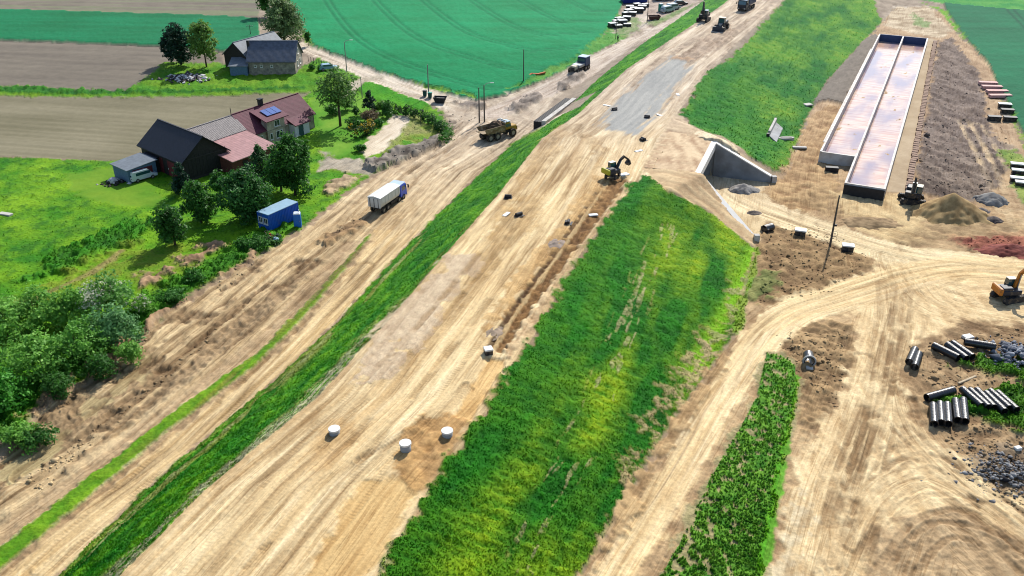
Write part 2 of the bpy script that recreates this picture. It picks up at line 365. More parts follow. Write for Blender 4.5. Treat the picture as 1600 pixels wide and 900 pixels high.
for o in (18, 20): lay(np.exp(-((d - o) / .45) ** 2) * .7, c8(6, 70, 54))
# verge beside it, then the land beyond
ver = [(1440, 4), (1465, 15), (1492, 52), (1515, 82), (1537, 112), (1552, 142), (1568, 176), (1590, 222), (1600, 300), (1640, 330), (1700, 330), (1604, 224), (1580, 176), (1562, 141), (1545, 111), (1522, 79), (1500, 51), (1476, 15)]
d = sd([W(*p) for p in ver]); lay(soft(d, .6, .9), mixc(n4, c8(84, 156, 40), c8(120, 170, 60)), 'meadow', (n1 - .4) * .3)
d = sd([W(*p) for p in [(1430, -60), (1440, 0), (1480, 6), (1560, 14), (1700, 24), (3000, 40), (3000, -60)]]); lay(soft(d, .5, .6), mixc(n4, c8(40, 140, 70), c8(86, 160, 76)), 'meadow', (n1 - .4) * .25)
# --- left of the lane: bright verge strips
for pts, cc in (([(470, 55), (486, 80), (560, 108), (640, 131), (735, 147), (742, 152), (690, 144), (630, 137), (556, 113), (480, 86)], (88, 150, 50)),
                ([(795, 140), (850, 119), (900, 99), (940, 66), (966, 34), (1004, 46), (985, 66), (940, 88), (890, 110), (830, 134)], (58, 140, 60)),
                ([(-500, 110), (0, 134), (120, 139), (196, 141), (222, 128), (262, 104), (350, 106), (480, 112), (552, 118), (566, 128), (540, 139), (480, 143), (300, 149), (100, 150), (0, 147), (-500, 122)], (66, 134, 20))):
    d = sd([W(*p, .8) for p in pts]); lay(soft(d, .5, .8), mixc(n4, c8(*cc), c8(cc[0] + 40, cc[1] + 18, cc[2] + 14)), 'meadow', (n1 - .3) * .45)
d = sd([W(*p) for p in [(-500, 128), (0, 140), (120, 145), (300, 146), (480, 141), (480, 145), (300, 150.5), (100, 152), (0, 149), (-500, 140)]]); lay(soft(d, .3, .6), mixc(n1, c8(22, 92, 26), c8(52, 122, 24)), 'meadow', (n1 - .2) * .7)
# the grass triangle, garden lawn, farm lawn, dark weeds, foot track
d = sd([W(*p) for p in [(552, 138), (590, 128), (640, 138), (690, 157), (684, 164), (668, 166), (655, 175), (640, 172), (600, 164), (570, 156)]]); lay(soft(d, .3, .4), mixc(n4, c8(46, 134, 16), c8(80, 156, 24)), 'meadow', .3 + (n1 - .4) * .2)
d = sd([W(*p) for p in [(486, 160), (520, 150), (560, 150), (600, 168), (612, 190), (590, 205), (568, 214), (560, 232), (530, 248), (505, 238), (500, 210)]]); lay(soft(d, .3, .3), mixc(n4, c8(78, 144, 22), c8(120, 164, 48)), 'lawn', (n1 - .5) * .08)
d = sd([W(*p) for p in [(100, 272), (180, 262), (232, 278), (262, 318), (252, 326), (200, 322), (120, 306)]]); lay(soft(d, .8, .8), mixc(n4, c8(92, 142, 26), c8(120, 156, 36)), 'lawn', (n1 - .5) * .08)
d = sd([W(*p) for p in [(505, 238), (530, 246), (560, 246), (590, 262), (580, 275), (540, 270), (520, 262), (497, 268), (500, 252)]]); lay(soft(d, .5, .7), mixc(n1, c8(150, 142, 128), c8(190, 178, 158)), 'lane', (n1 - .5) * .1)
d = sd([W(*p) for p in [(612, 180), (640, 180), (641, 192), (628, 208), (600, 236), (572, 246), (560, 234), (575, 214), (592, 205), (606, 194)]]); lay(soft(d, .4, .5), mixc(n4, c8(212, 192, 160), c8(232, 216, 186)), 'lane', (n1 - .5) * .06)
d = sd([W(*p) for p in [(640, 180), (662, 184), (690, 204), (690, 218), (660, 232), (600, 250), (604, 236), (628, 210), (642, 193)]]); lay(soft(d, .5, .8), mixc(n4, c8(70, 140, 36), c8(150, 150, 90)), 'meadow', (n1 - .3) * .5)
d = sd([W(*p) for p in [(574, 256), (620, 236), (662, 222), (684, 216), (690, 226), (664, 240), (628, 252), (590, 266)]]); lay(soft(d, .5, 1.0), mixc(n1, c8(84, 74, 66), c8(166, 154, 138)), 'ground', .5 + (n4 - .2) * .8 + (n1 - .5) * .3 + (nf - .5) * .15)
d = sd([W(*p) for p in [(505, 290), (540, 270), (562, 278), (548, 290), (520, 305), (505, 305)]]); lay(soft(d, .6, .9), mixc(n1, c8(128, 104, 76), c8(205, 178, 136)), 'ground', .35 + (n4 - .3) * .5 + (n1 - .5) * .3 + (nf - .5) * .2)
d = sd([W(*p) for p in [(60, 430), (70, 395), (130, 378), (215, 342), (240, 350), (200, 385), (150, 395), (100, 425), (20, 445)]], 8); lay(soft(d, 1.5, 1.5) * .85, mixc(n1, c8(16, 92, 28), c8(44, 128, 22)), 'weed_bank', (n1 - .2) * 1.0)
o, a = ribbon([W(*p) for p in [(-80, 525), (0, 490), (60, 464), (120, 438), (160, 415), (190, 393)]]); lay(sstep(.9, .3, np.abs(o) + wob * .3), mixc(n1, c8(128, 104, 66), c8(176, 148, 98)))
d = sd([W(*p) for p in [(0, 470), (120, 425), (200, 390), (300, 380), (330, 420), (260, 470), (190, 440), (0, 500)]], 8); lay(soft(d, 2, 2) * .5, mixc(n1, c8(92, 128, 36), c8(132, 142, 62)))
d = sd([W(*p) for p in [(-300, 760), (-60, 660), (60, 590), (180, 500), (260, 440), (330, 400), (420, 350), (470, 348), (400, 402), (330, 442), (260, 492), (180, 564), (60, 642), (0, 694), (-200, 850)]], 8)
lay(soft(d, 1.2, 1.6), mixc(n1 * .6 + n4 * .4, c8(24, 92, 22), c8(72, 138, 26)), 'weed_bank', (n1 - .2) * .9)
for bx in ([(150, 575), (185, 540), (245, 502), (240, 520), (200, 552), (165, 590)], [(30, 650), (80, 612), (140, 590), (120, 618), (60, 650)], [(320, 455), (370, 415), (400, 398), (395, 415), (350, 450)], [(215, 432), (260, 418), (270, 430), (228, 448)], [(280, 408), (330, 380), (345, 386), (300, 420)], [(250, 490), (330, 445), (340, 455), (270, 500)]):
    d = sd([W(*p) for p in bx]); lay(soft(d, .6, 1.3), mixc(n1, c8(88, 66, 48), c8(186, 152, 116)), 'ground', .25 + (n4 - .3) * .55 + (n1 - .5) * .35 + (nf - .5) * .25)
# --- lane past the farm, the road beside the crop, crossing
def road(pts, hw, zone, ca, cb, z=.6, ruts=True, k=.6, w=.4, rr=.95):
    o, a = ribbon([W(*p, z) for p in pts]); hwv = np.interp(a, np.linspace(0, a.max(), len(hw)), hw) if np.ndim(hw) else hw
    m = sstep(-w, w, hwv - np.abs(o) + wob * k); t = con(fbm(o, a, .5, 12, 3, 71)) * .7 + n1 * .3
    lay(m, mixc(t, ca, cb), zone, (nf - .5) * .05)
    rr4 = ridge(fbm(o, a, .9, 26, 2, 231), 5) * con(fbm(o, a, 1.6, 10, 2, 233), 3); lay(m * rr4 * .5, c8(250, 234, 204))
    rr2 = ridge(fbm(o, a, .8, 22, 2, 211)) * con(fbm(o, a, 1.2, 8, 2, 213), 3); lay(m * rr2 * .6, c8(132, 100, 64)); DZ[:] -= m * rr2 * .03
    if ruts:
        for s in (-1, 1):
            g = np.exp(-((np.abs(o) - rr) / .3) ** 2) * m; DZ[:] -= g * .06
    return o, a
road([(440, 66), (478, 82), (520, 97), (560, 112), (610, 128), (660, 143), (700, 153), (745, 165), (800, 180), (855, 196), (875, 203)], [2.0, 2.2, 2.8, 4.2, 5.0], 'lane', c8(205, 184, 150), c8(236, 220, 192), z=1.2)
road([(590, 124), (566, 128), (548, 140), (535, 148)], 1.5, 'lane', c8(170, 160, 130), c8(210, 196, 160), z=.8)
d = sd([W(*p, 1.5) for p in [(700, 150), (760, 150), (800, 140), (842, 128), (880, 118), (905, 112), (890, 128), (862, 150), (845, 180), (850, 200), (800, 225), (760, 230), (715, 220), (700, 190)]], 8)
lay(soft(d, .6, .8), mixc(con(fbm(X, Y, 2.2, 6, 4, 77)) * .7 + n1 * .3, c8(176, 150, 120), c8(226, 204, 168)), 'dirt_road', (n1 - .5) * .15)
d = sd([W(*p, 1.5) for p in [(690, 172), (745, 178), (742, 195), (720, 215), (700, 208), (692, 190)]], 8); lay(soft(d, .6, 1) * .8, mixc(n1, c8(110, 94, 80), c8(190, 168, 140)), None, (n1 - .4) * .7)
road([(770, 160), (810, 146), (850, 130), (900, 111), (960, 80), (1030, 50), (1090, 22), (1150, -10), (1220, -60)], [3.2, 3.4, 3.6, 3.8], 'dirt_road', c8(186, 164, 146), c8(222, 200, 178), z=FZ, rr=1.2)
d = sd([W(*p, FZ) for p in [(955, 52), (985, 20), (1010, -20), (1130, -30), (1098, 2), (1062, 24), (1000, 42), (992, 58)]]); lay(soft(d, .6, 1), mixc(n1, c8(150, 136, 126), c8(196, 178, 162)), 'yard', (n1 - .5) * .15)
road([(1006, -14), (1000, 16), (1000, 32), (1012, 45), (1030, 50)], 2.0, 'dirt_road', c8(180, 162, 146), c8(214, 196, 178), z=FZ, ruts=False)
for gp in ([(1010, 36), (1062, 16), (1085, 10), (1066, 24), (1024, 44)], [(962, 50), (990, 22), (1002, 30), (996, 48), (975, 60)]):
    d = sd([W(*p, FZ) for p in gp]); lay(soft(d, .5, 1) * .8, mixc(n1, c8(60, 130, 60), c8(150, 160, 110)), 'meadow', n1 * .4)
for bx in ([(800, 160), (822, 148), (842, 140), (850, 145), (830, 158), (808, 166)], [(700, 150), (752, 152), (756, 160), (720, 158)], [(878, 122), (905, 108), (912, 116), (890, 132), (870, 138)]):
    d = sd([W(*p, 1.5) for p in bx]); lay(soft(d, .5, 1), mixc(n1, c8(92, 80, 76), c8(166, 148, 132)), None, .3 + n4 * .6 + (n1 - .5) * .3)

# --- haul roads along the left toe of the embankment
left = (X < TLx(Y) + 1) & (Y < 190)
pl = [(-200, 880), (0, 720), (60, 648), (180, 570), (260, 496), (330, 446), (400, 408), (470, 364), (520, 324), (560, 294), (590, 274), (640, 250), (690, 226), (706, 204), (720, 190)]
pr = [(860, 188), (800, 225), (720, 300), (620, 400), (520, 510), (400, 620), (250, 745), (90, 900), (-60, 1050), (-300, 1050)]
d = sd([W(*p) for p in pl + pr], 8); haul = soft(d, .4, .5)
DT = (TLx(Y) - X) * .94                                           # distance left of the toe
t = streak * .55 + streak2 * .3 + n1 * .15
lay(haul, mixc(t, c8(176, 148, 112), c8(240, 216, 178)), 'dirt_road', (n1 - .5) * .14 + (streakf - .5) * .06)
gs = [(-60, 925), (0, 872), (130, 768), (250, 672), (330, 612), (415, 547), (505, 453), (578, 367)]
o, a = ribbon([W(*p) for p in gs]); HAUL = haul > .4; gw = np.interp(Y, [50, 75, 95, 118], [1.15, .95, .6, .3])
lower = (o > -6) & (o < 0) & (Y < 124)
mm = haul * sstep(0, 1.2, -o - gw * .6) * sstep(3.6, 2.2, -o + (n4 - .5) * 1.2) * (Y < 118)
lay(mm * .8, mixc(n1 * .5 + streak * .5, c8(150, 124, 98), c8(204, 178, 146)), None, -.12 + (n1 - .5) * .2)
mu = haul * sstep(.44, .6, streak2 * .6 + n4 * .4) * sstep(2.5, 4.5, -o) * (Y < 112)
lay(mu * .85, mixc(n1 * .7 + nf * .3, c8(84, 66, 52), c8(178, 150, 118)), None, -.1 + (n1 - .5) * .5)
d = sd([W(*p) for p in [(20, 705), (70, 668), (120, 668), (100, 700), (60, 730), (20, 750), (0, 745)]]); pud = soft(d, .5, 1.3)
d = sd([W(*p) for p in [(150, 620), (200, 580), (225, 560), (240, 552), (215, 590), (165, 630), (135, 645)]]); pud = np.maximum(pud, soft(d, .4, 1.2) * .8)
lay(pud * haul, mixc(n1, c8(172, 156, 118), c8(190, 174, 136)), None, -.2)
road_l = haul * sstep(0, .8, DT) * sstep(.6, 0, o + gw) * 0
sandl = haul * sstep(.3, 1.0, o - gw) * sstep(-.2, .8, DT)
t2 = streak * .6 + streakf * .25 + n4 * .15
lay(sandl * (Y < 122), mixc(t2, c8(206, 174, 128), c8(246, 222, 182)), 'dirt_road', (nf - .5) * .05)
lay(haul * sstep(.9, .1, np.abs(o - gw - .5) + wob * .3) * .75 * (Y < 118), mixc(n1, c8(130, 106, 86), c8(186, 158, 124)), None, (n1 - .3) * .35)
lay(sstep(-.3, .3, gw - np.abs(o) + wob * .18 + (nf - .5) * .25) * (Y < 122.5), mixc(n1 * .6 + streak * .4, c8(44, 116, 14), c8(104, 158, 34)), 'meadow', .1 + n1 * .12)
lay(haul * np.clip(rl * .75 + rl2 * .45, 0, .8), c8(104, 78, 52), None, DZ - rl * .06)
def track(pts, hw=.32, z=0, depth=.07, tread=1.0, dark=.35, col=(150, 120, 82), gauge=2.0, wz=None):
    tread = tread * .6 if tread >= 1 else tread * .25
    o, a = ribbon([W(*p, z) if wz is None else np.array(p) for p in pts], 4)
    for s in ((-1, 1) if gauge else (0,)):
        m = sstep(hw + .12, hw - .1, np.abs(o - s * gauge / 2) + (n1 - .5) * .15)
        mm = m * (.3 + .7 * sstep(.35, .6, n4)) * (.6 + .4 * sstep(.3, .55, n12)); lay(mm * dark, c8(*col)); DZ[:] -= mm * depth
        k = m > .05; TRK_A[k] = a[k]; TRK_M[k] = np.maximum(TRK_M[k], mm[k] * tread)
        e = np.exp(-((np.abs(o - s * gauge / 2) - hw - .15) / .14) ** 2); DZ[:] += e * depth * .7
track([(60, 890), (160, 800), (250, 722), (330, 655), (420, 570), (500, 490), (570, 415)], .34, dark=.45)
track([(20, 905), (120, 815), (230, 722), (330, 632), (450, 520), (560, 405), (640, 318), (700, 262)], .3, tread=.4, dark=.3)
track([(200, 870), (300, 770), (400, 650), (480, 560), (560, 470), (620, 380), (690, 290), (760, 235)], .3, tread=.6, dark=.3)
track([(130, 640), (210, 570), (300, 500), (390, 432), (480, 372), (560, 320), (640, 262), (715, 215)], .3, tread=.2, dark=.35, col=(120, 96, 72), depth=.15)
track([(40, 740), (140, 660), (240, 575), (340, 500), (450, 425), (560, 340), (660, 262), (730, 200)], .35, tread=.2, dark=.4, col=(110, 88, 66), depth=.18)
track([(640, 270), (690, 232), (712, 205), (730, 180), (760, 165)], .3, tread=.2, dark=.3, depth=.1)
track([(650, 285), (720, 235), (745, 205), (770, 185)], .3, tread=.2, dark=.3, depth=.1)
# fresh dark spoil beside the haul road
d = sd([W(*p) for p in [(500, 365), (540, 348), (565, 338), (575, 350), (540, 368), (510, 380)]]); lay(soft(d, .5, 1), mixc(n1, c8(92, 72, 54), c8(176, 144, 108)), None, .15 + n4 * .4 + (n1 - .5) * .25)

# --- the embankment: left slope, crest, right slope
tl, cl, cr, tr = TLx(Y), CLx(Y), CRx(Y), TRx(Y)
us = (X - tl) / np.maximum(cl - tl, .1)                           # 0 at the toe, 1 at the crest
gl = mixc(con(fbm(OFF, ALO, 1.2, 5, 4, 83)), mixc(n1, c8(14, 92, 16), c8(36, 126, 20)), mixc(n1, c8(46, 130, 18), c8(92, 160, 26)))
dl = np.minimum((X - tl) * .94, (cl - X) * .94); gap = (Y > 169.0) & (Y < 180)
ml = soft(dl - .1, .35, .4); ml = ml * (1 - sstep(160, 172, Y + X * .2) * (us < .35)); ml[gap & (us < .75)] *= .0
lay(ml, gl, 'embankment', (n1 - .2) * .22 + (nf - .5) * .06)
sm = sstep(.42, .6, con(fbm(OFF, ALO, .9, 9, 3, 87))) * np.exp(-((us - .17) / .10) ** 2) * (Y < 120); lay(sm * ml * .55, mixc(n1, c8(150, 152, 90), c8(206, 190, 140)))
ss = np.clip(np.exp(-((us - .9 + (n4 - .5) * .12) / .13) ** 4), 0, 1) * np.clip((92 - Y) / 16, 0, 1) * ml; lay(ss * .85 * sstep(.25, .5, nf * .4 + streakf * .6), mixc(streakf * .6 + n1 * .4, c8(140, 140, 104), c8(206, 196, 162)), None, n1 * .25)
# crest
on = (X >= cl - .3) & (X <= cr + .3); mo = on.astype(float)
t3 = streak * .5 + streak2 * .35 + n4 * .15
lay(mo, mixc(t3, c8(204, 172, 128), c8(244, 222, 182)), 'road_bed', (nf - .5) * .04 + (streakf - .5) * .05)
lay(mo * np.clip(rl * .7 + rl2 * .4, 0, .75), c8(128, 94, 56)); DZ -= mo * rl * .04
rl4 = ridge(fbm(OFF, ALO, 1.1, 34, 2, 221), 5) * con(fbm(OFF, ALO, 2.0, 14, 2, 223), 3); lay(mo * rl4 * .6, c8(250, 232, 198))
farb = sstep(215, 240, Y + 3); lay(mo * sstep(150, 190, Y) * sstep(.4, .6, streak2) * .7, mixc(n1, c8(140, 110, 82), c8(214, 180, 138)))
ZCq = ZC
def pz(pts): return [W(*p, ZC) for p in pts]
d = (n4 - .5) * 2.4 + sd(pz([(545, 588), (560, 560), (610, 500), (665, 432), (700, 402), (742, 402), (735, 425), (695, 480), (650, 540), (605, 590), (580, 600)])); lay(soft(d, .5, .8) * .9, mixc(n1 * .4 + nf * .4 + streak * .2, c8(182, 158, 128), c8(224, 202, 168)), 'gravel_layer', nf * .08)
d = sd(pz([(934, 200), (968, 152), (1020, 110), (1050, 88), (1084, 92), (1062, 130), (1030, 170), (1012, 192), (998, 210)])); lay(sstep(-.9, .9, d + (con(fbm(OFF, ALO, .7, 9, 3, 95)) - .5) * 2.6 + wob * .5), mixc(con(fbm(OFF, ALO, .7, 9, 3, 91)) * .6 + nf * .4, c8(150, 150, 146), c8(182, 180, 172)), 'gravel_layer', nf * .04)
d = sd(pz([(470, 905), (520, 815), (572, 752), (640, 742), (668, 740), (620, 830), (560, 920)])); lay(soft(d, .5, .6), mixc(streak * .6 + n4 * .4, c8(184, 146, 96), c8(220, 188, 138)), None, -.12)
d = sd(pz([(706, 652), (738, 600), (762, 558), (792, 560), (776, 585), (738, 656)])); lay(soft(d, .2, .2), mixc(n4, c8(206, 168, 116), c8(224, 190, 140)), None, -.25)
d = sd(pz([(612, 905), (660, 800), (700, 735), (740, 660), (786, 590), (800, 600), (702, 735), (600, 905)])); lay(soft(d, .4, .7) * .85 * mo, mixc(n1, c8(130, 96, 60), c8(196, 158, 110)), None, (n1 - .5) * .3)
d = sd(pz([(630, 690), (660, 650), (700, 642), (738, 660), (700, 735), (660, 770), (620, 740)])); lay(soft(d, .5, .9) * .9, mixc(n1, c8(146, 108, 66), c8(196, 156, 106)), None, (n1 - .5) * .22)
d = sd(pz([(490, 690), (530, 650), (560, 660), (560, 690), (520, 740), (480, 740)])); lay(soft(d, .6, .9) * .6, mixc(n1, c8(176, 140, 96), c8(210, 176, 130)))
# the trench along the right edge, spoil either side
d = sd(pz([(938, 286), (962, 276), (984, 284), (940, 340), (895, 402), (850, 460), (815, 510), (794, 545), (758, 545), (786, 490), (836, 425), (890, 350)])); lay(soft(d, .3, .7), mixc(n1 * .5 + nf * .5, c8(92, 66, 40), c8(158, 120, 78)), None, -.22 + (n1 - .5) * .14 + (nf - .5) * .22)
d = sd(pz([(984, 284), (1002, 270), (905, 400), (830, 520), (795, 560), (794, 545), (815, 510), (850, 460), (895, 402), (940, 340)])); lay(soft(d, .2, .5), mixc(n1, c8(170, 140, 108), c8(222, 196, 160)), None, n1 * .22)
o, a = ribbon(pz([(946, 280), (900, 345), (850, 416), (800, 484), (765, 540)])); lay(sstep(.4, .15, np.abs(o)) * .8, c8(74, 54, 36)); lay(sstep(.3, .1, np.abs(o + .6) + wob * .2) * .5, c8(226, 200, 156), None, .06 * np.ones(NV))
d = sd(pz([(930, 275), (950, 285), (880, 370), (800, 470), (760, 530), (745, 520), (790, 450), (860, 370)])); lay(soft(d, .4, .9) * .75, mixc(n1, c8(168, 132, 88), c8(212, 176, 126)), None, (n1 - .5) * .2)
for bx in ([(850, 215), (880, 190), (900, 195), (870, 235), (820, 300), (770, 360), (755, 370), (800, 300)], [(790, 330), (840, 300), (850, 330), (800, 380), (740, 450), (700, 500), (690, 490)], [(900, 205), (940, 215), (950, 235), (935, 262), (925, 240)], [(860, 375), (880, 360), (885, 385), (860, 400)], [(745, 520), (770, 500), (765, 530), (750, 545)]):
    d = sd(pz(bx)); lay(soft(d, .6, 1.0) * .55, mixc(n1, c8(140, 112, 76), c8(200, 166, 118)), None, (n1 - .5) * .2)
d = sd(pz([(1050, 92), (1100, 62), (1140, 40), (1150, 50), (1120, 80), (1082, 98)])); lay(soft(d, .5, 1) * .8, mixc(n1 * .5 + streak * .5, c8(140, 106, 76), c8(206, 170, 130)), None, n1 * .5)
for pts, kw in (([(300, 905), (400, 790), (520, 660), (640, 540), (740, 425), (820, 320), (880, 240)], dict(dark=.5, hw=.38)), ([(395, 905), (470, 810), (560, 700), (650, 590), (730, 490), (800, 400), (850, 330), (910, 250)], dict(dark=.55, hw=.42, gauge=2.2)),
                ([(230, 905), (330, 800), (450, 670), (560, 560), (660, 440), (750, 340), (860, 230)], dict(dark=.25, tread=.3)), ([(440, 905), (540, 790), (640, 650), (760, 500), (850, 380), (930, 265)], dict(dark=.3)),
                ([(350, 905), (480, 750), (600, 600), (700, 470), (790, 360), (900, 215), (960, 150), (1060, 75), (1150, 10)], dict(dark=.3, tread=.5)), ([(560, 720), (620, 690), (680, 655), (735, 605)], dict(dark=.5, gauge=0, depth=.1, col=(120, 88, 52))), ([(570, 712), (640, 672), (690, 635), (728, 600)], dict(dark=.5, gauge=0, depth=.1, col=(120, 88, 52))),
                ([(1000, 240), (1060, 150), (1120, 85), (1200, 5)], dict(dark=.3, tread=.2)), ([(905, 195), (895, 215), (915, 225), (935, 222), (945, 235)], dict(dark=.5, tread=.1, gauge=0, hw=.5)), ([(925, 180), (905, 205), (915, 215), (950, 195)], dict(dark=.5, tread=.1, gauge=0, hw=.5))):
    track(pts, z=ZC, **kw)
edge = mo * (np.exp(-((cr - X) / .5) ** 2) * .6 + np.exp(-((X - cl) / .5) ** 2) * .5); lay(edge, mixc(n1, c8(150, 122, 92), c8(208, 180, 142)), None, n1 * .18)
# right slope, near
ur = (tr - X) / np.maximum(tr - cr, .1)
npx = [(590, 905), (700, 720), (795, 588), (905, 400), (1002, 268), (1045, 298), (1085, 316), (1110, 332), (1182, 390), (1166, 440), (1152, 520), (1092, 602), (1050, 662), (985, 770), (915, 905), (700, 1200), (450, 1200)]
d = sd(np.vstack([GP(npx[:15]), [W(*p, 3) for p in npx[15:]]]), 6); mr = soft(d, .35, .7)
pat = con(fbm(OFF, ALO, 3.6, 16, 3, 101), 2.7); pat2 = con(fbm(OFF, ALO, 2.2, .7, 4, 107)) * .6 + nf * .4
gr_ = mixc(pat, mixc(pat2, c8(12, 80, 12), c8(36, 122, 20)), mixc(pat2, c8(66, 138, 14), c8(142, 178, 32)))
gr_ = mixc(sstep(.45, .9, ur) * .75, gr_, mixc(pat2, c8(10, 88, 14), c8(34, 122, 20)))
gr_ = mixc(np.exp(-((ur - .02) / .05) ** 2) * (Y > 82), gr_, c8(110, 176, 30))
lay(mr, gr_, 'embankment', (n1 - .2) * .2 + (pat2 - .5) * .15 + (nf - .5) * .06)
o1, a1 = ribbon(GP([(1045, 362), (1018, 410), (1000, 455), (978, 520), (958, 570), (935, 640), (905, 690), (880, 740), (862, 790), (845, 840), (825, 890)]), 6)
o2, a2 = ribbon(GP([(1000, 470), (970, 530), (950, 600), (918, 660), (890, 705), (870, 750)]), 6)
bl = sstep(.57, .72, fbm(OFF, ALO, .5, 4.5, 3, 113)); bw = np.maximum(np.exp(-(o1 / 2.0) ** 2), .8 * np.exp(-(o2 / 1.8) ** 2)); bare = sstep(.3, .6, bl * bw) * sstep(.3, .5, nf * .5 + n1 * .5)
lay(bare * mr * (.25 + .5 * nf), mixc(n1, c8(150, 148, 96), c8(200, 184, 138)))
d = sd(GP([(1090, 520), (1112, 545), (1098, 590), (1050, 660), (1010, 720), (985, 765), (975, 740), (1010, 690), (1050, 620), (1075, 560)]), 6)
lay(soft(d, .8, 1.8) * mr * sstep(.3, .6, nf * .5 + n1 * .5) * .85, mixc(nf, c8(110, 118, 60), c8(196, 168, 124)))
d = sd(GP([(1150, 430), (1165, 440), (1150, 520), (1110, 560), (1100, 540), (1130, 500)]), 6); lay(soft(d, .6, 1.2) * mr * .7 * sstep(.35, .6, n1), mixc(nf, c8(120, 120, 74), c8(190, 166, 126)))
# bare ground round the underpass
bp = [(1002, 262), (1025, 225), (1045, 190), (1062, 176), (1070, 186), (1100, 210), (1125, 216), (1165, 246), (1208, 278), (1210, 290), (1182, 388), (1176, 384), (1112, 332), (1086, 318), (1045, 298)]
d = sd(GP(bp), 5); mb = soft(d, .25, .35); fl = in_poly(X, Y, CUT) & (Z < .5)
rr = con(fbm(X * .5 + Y * .86, X * .86 - Y * .5, .6, 4, 3, 121))
lay(mb * (~fl), mixc(rr * .5 + n1 * .3 + nf * .2, c8(176, 144, 112), c8(230, 204, 166)), 'bare_slope', (rr - .5) * .25)
lay(fl * 1.0, mixc(n4, c8(200, 176, 140), c8(226, 204, 168)), 'lane', (nf - .5) * .03)
# right slope, beyond
fp = [(1063, 180), (1098, 122), (1160, 72), (1228, -2), (1262, -50), (1340, -60), (1366, 0), (1378, 36), (1340, 76), (1312, 105), (1292, 130), (1262, 186), (1232, 268), (1205, 264), (1165, 238), (1128, 212), (1102, 206), (1072, 184)]
d = sd(np.vstack([GP(fp[:4]), [W(*p, 5) for p in fp[4:5]], [W(*p, 1) for p in fp[5:6]], GP(fp[6:])]), 6); mf = soft(d, .35, .6)
g5 = mixc(con(fbm(OFF, ALO, 3.5, 12, 4, 131), 2.6), mixc(pat2, c8(16, 92, 36), c8(38, 124, 46)), mixc(pat2, c8(56, 138, 38), c8(116, 158, 54)))
lay(mf, g5, 'embankment', (n1 - .2) * .3 + (pat2 - .5) * .2)
d = sd(GP([(1062, 178), (1100, 118), (1140, 95), (1180, 130), (1195, 180), (1225, 230), (1205, 262), (1150, 225), (1100, 206)]), 6); lay(soft(d, 1.5, 2) * mf * .6, mixc(pat2, c8(12, 92, 30), c8(40, 132, 40)))

# --- the yard on the right
RIGHT = (X > tr - .5)
def yard(pts, col, dz=None, zone=None, w=.5, k=.9, a=1.0, z=0): 
    d = sd([W(*p, z) for p in pts], 6); m = soft(d, w, k) * a; lay(m, col, zone, dz); return d
yb = con(fbm(X, Y, 2.0, 5, 4, 141))
yard([(1232, 268), (1262, 186), (1292, 130), (1340, 76), (1378, 36), (1400, 12), (1445, 10), (1470, 20), (1500, 56), (1530, 84), (1550, 112), (1560, 142), (1576, 176), (1600, 226), (1640, 330), (1900, 420), (2400, 700), (2400, 1500), (1000, 1500), (900, 905), (985, 768), (1050, 660), (1092, 600), (1150, 520), (1166, 440), (1182, 390), (1210, 290)],
     mixc(yb * .6 + n1 * .4, c8(150, 122, 94), c8(204, 176, 140)), (n1 - .5) * .2 + (nf - .5) * .08, 'yard', .3, .5)
yard([(1380, 40), (1400, 8), (1450, 10), (1490, 48), (1470, 60), (1420, 50)], mixc(con(fbm(X, Y, 3, 1.2, 3, 143)), c8(160, 140, 112), c8(216, 198, 168)), None)
yard([(1425, 20), (1445, 28), (1450, 42), (1430, 40)], c8(96, 140, 70) * np.ones((NV, 1)), None, None, .5, 1.2, .7)
yard([(1270, 162), (1290, 132), (1352, 62), (1368, 54), (1374, 60), (1324, 150), (1318, 164), (1295, 158)], mixc(n1 * .5 + nf * .5, c8(116, 104, 92), c8(146, 132, 116)), .5 + (nf - .5) * .08, 'ground', .2, .25)
yard([(1318, 166), (1324, 150), (1374, 60), (1380, 66), (1334, 150), (1326, 170)], mixc(n1, c8(170, 150, 126), c8(214, 194, 166)), None, None, .2, .3)
soil = mixc(con(fbm(X + Y * .3, Y - X * .3, .9, 5, 4, 151)), c8(84, 70, 64), c8(148, 132, 120))
yard([(1428, 296), (1440, 220), (1456, 130), (1466, 66), (1488, 58), (1510, 90), (1532, 122), (1540, 150), (1538, 180), (1556, 215), (1590, 236), (1580, 262), (1556, 296), (1520, 318), (1460, 306)], soil, (n1 - .4) * .5 + (nf - .5) * .25, 'yard', .5, .8)
for p in ([(1510, 200), (1535, 240), (1560, 290), (1585, 340), (1600, 370)], [(1525, 195), (1552, 240), (1578, 300), (1596, 350)], [(1505, 190), (1530, 235), (1552, 285), (1570, 330)]):
    track(p, .4, tread=0, dark=.75, col=(206, 182, 148), gauge=1.9)
yard([(1560, 215), (1592, 235), (1600, 290), (1590, 320), (1575, 270)], mixc(n1, c8(130, 112, 94), c8(186, 166, 140)), None, None, .6, 1, .7)
yard([(1228, 262), (1260, 190), (1292, 165), (1320, 166), (1290, 240), (1310, 290), (1290, 330), (1240, 330), (1190, 300)], mixc(rr * .4 + n1 * .6, c8(140, 108, 76), c8(206, 174, 130)), (n1 - .5) * .35, None, .5, .8)
yard([(1452, 60), (1463, 62), (1456, 110), (1442, 190), (1428, 272), (1418, 300), (1386, 300), (1398, 240), (1425, 140), (1446, 60)], mixc(n1 * .4 + n4 * .6, c8(176, 154, 124), c8(198, 178, 148)), (nf - .5) * .03, 'tank_path', .15, .15)
yard([(1255, 285), (1300, 292), (1320, 300), (1345, 320), (1330, 345), (1280, 335), (1250, 310)], mixc(n1, c8(120, 98, 70), c8(190, 160, 120)), (n1 - .5) * .3, None, .6, 1, .7)
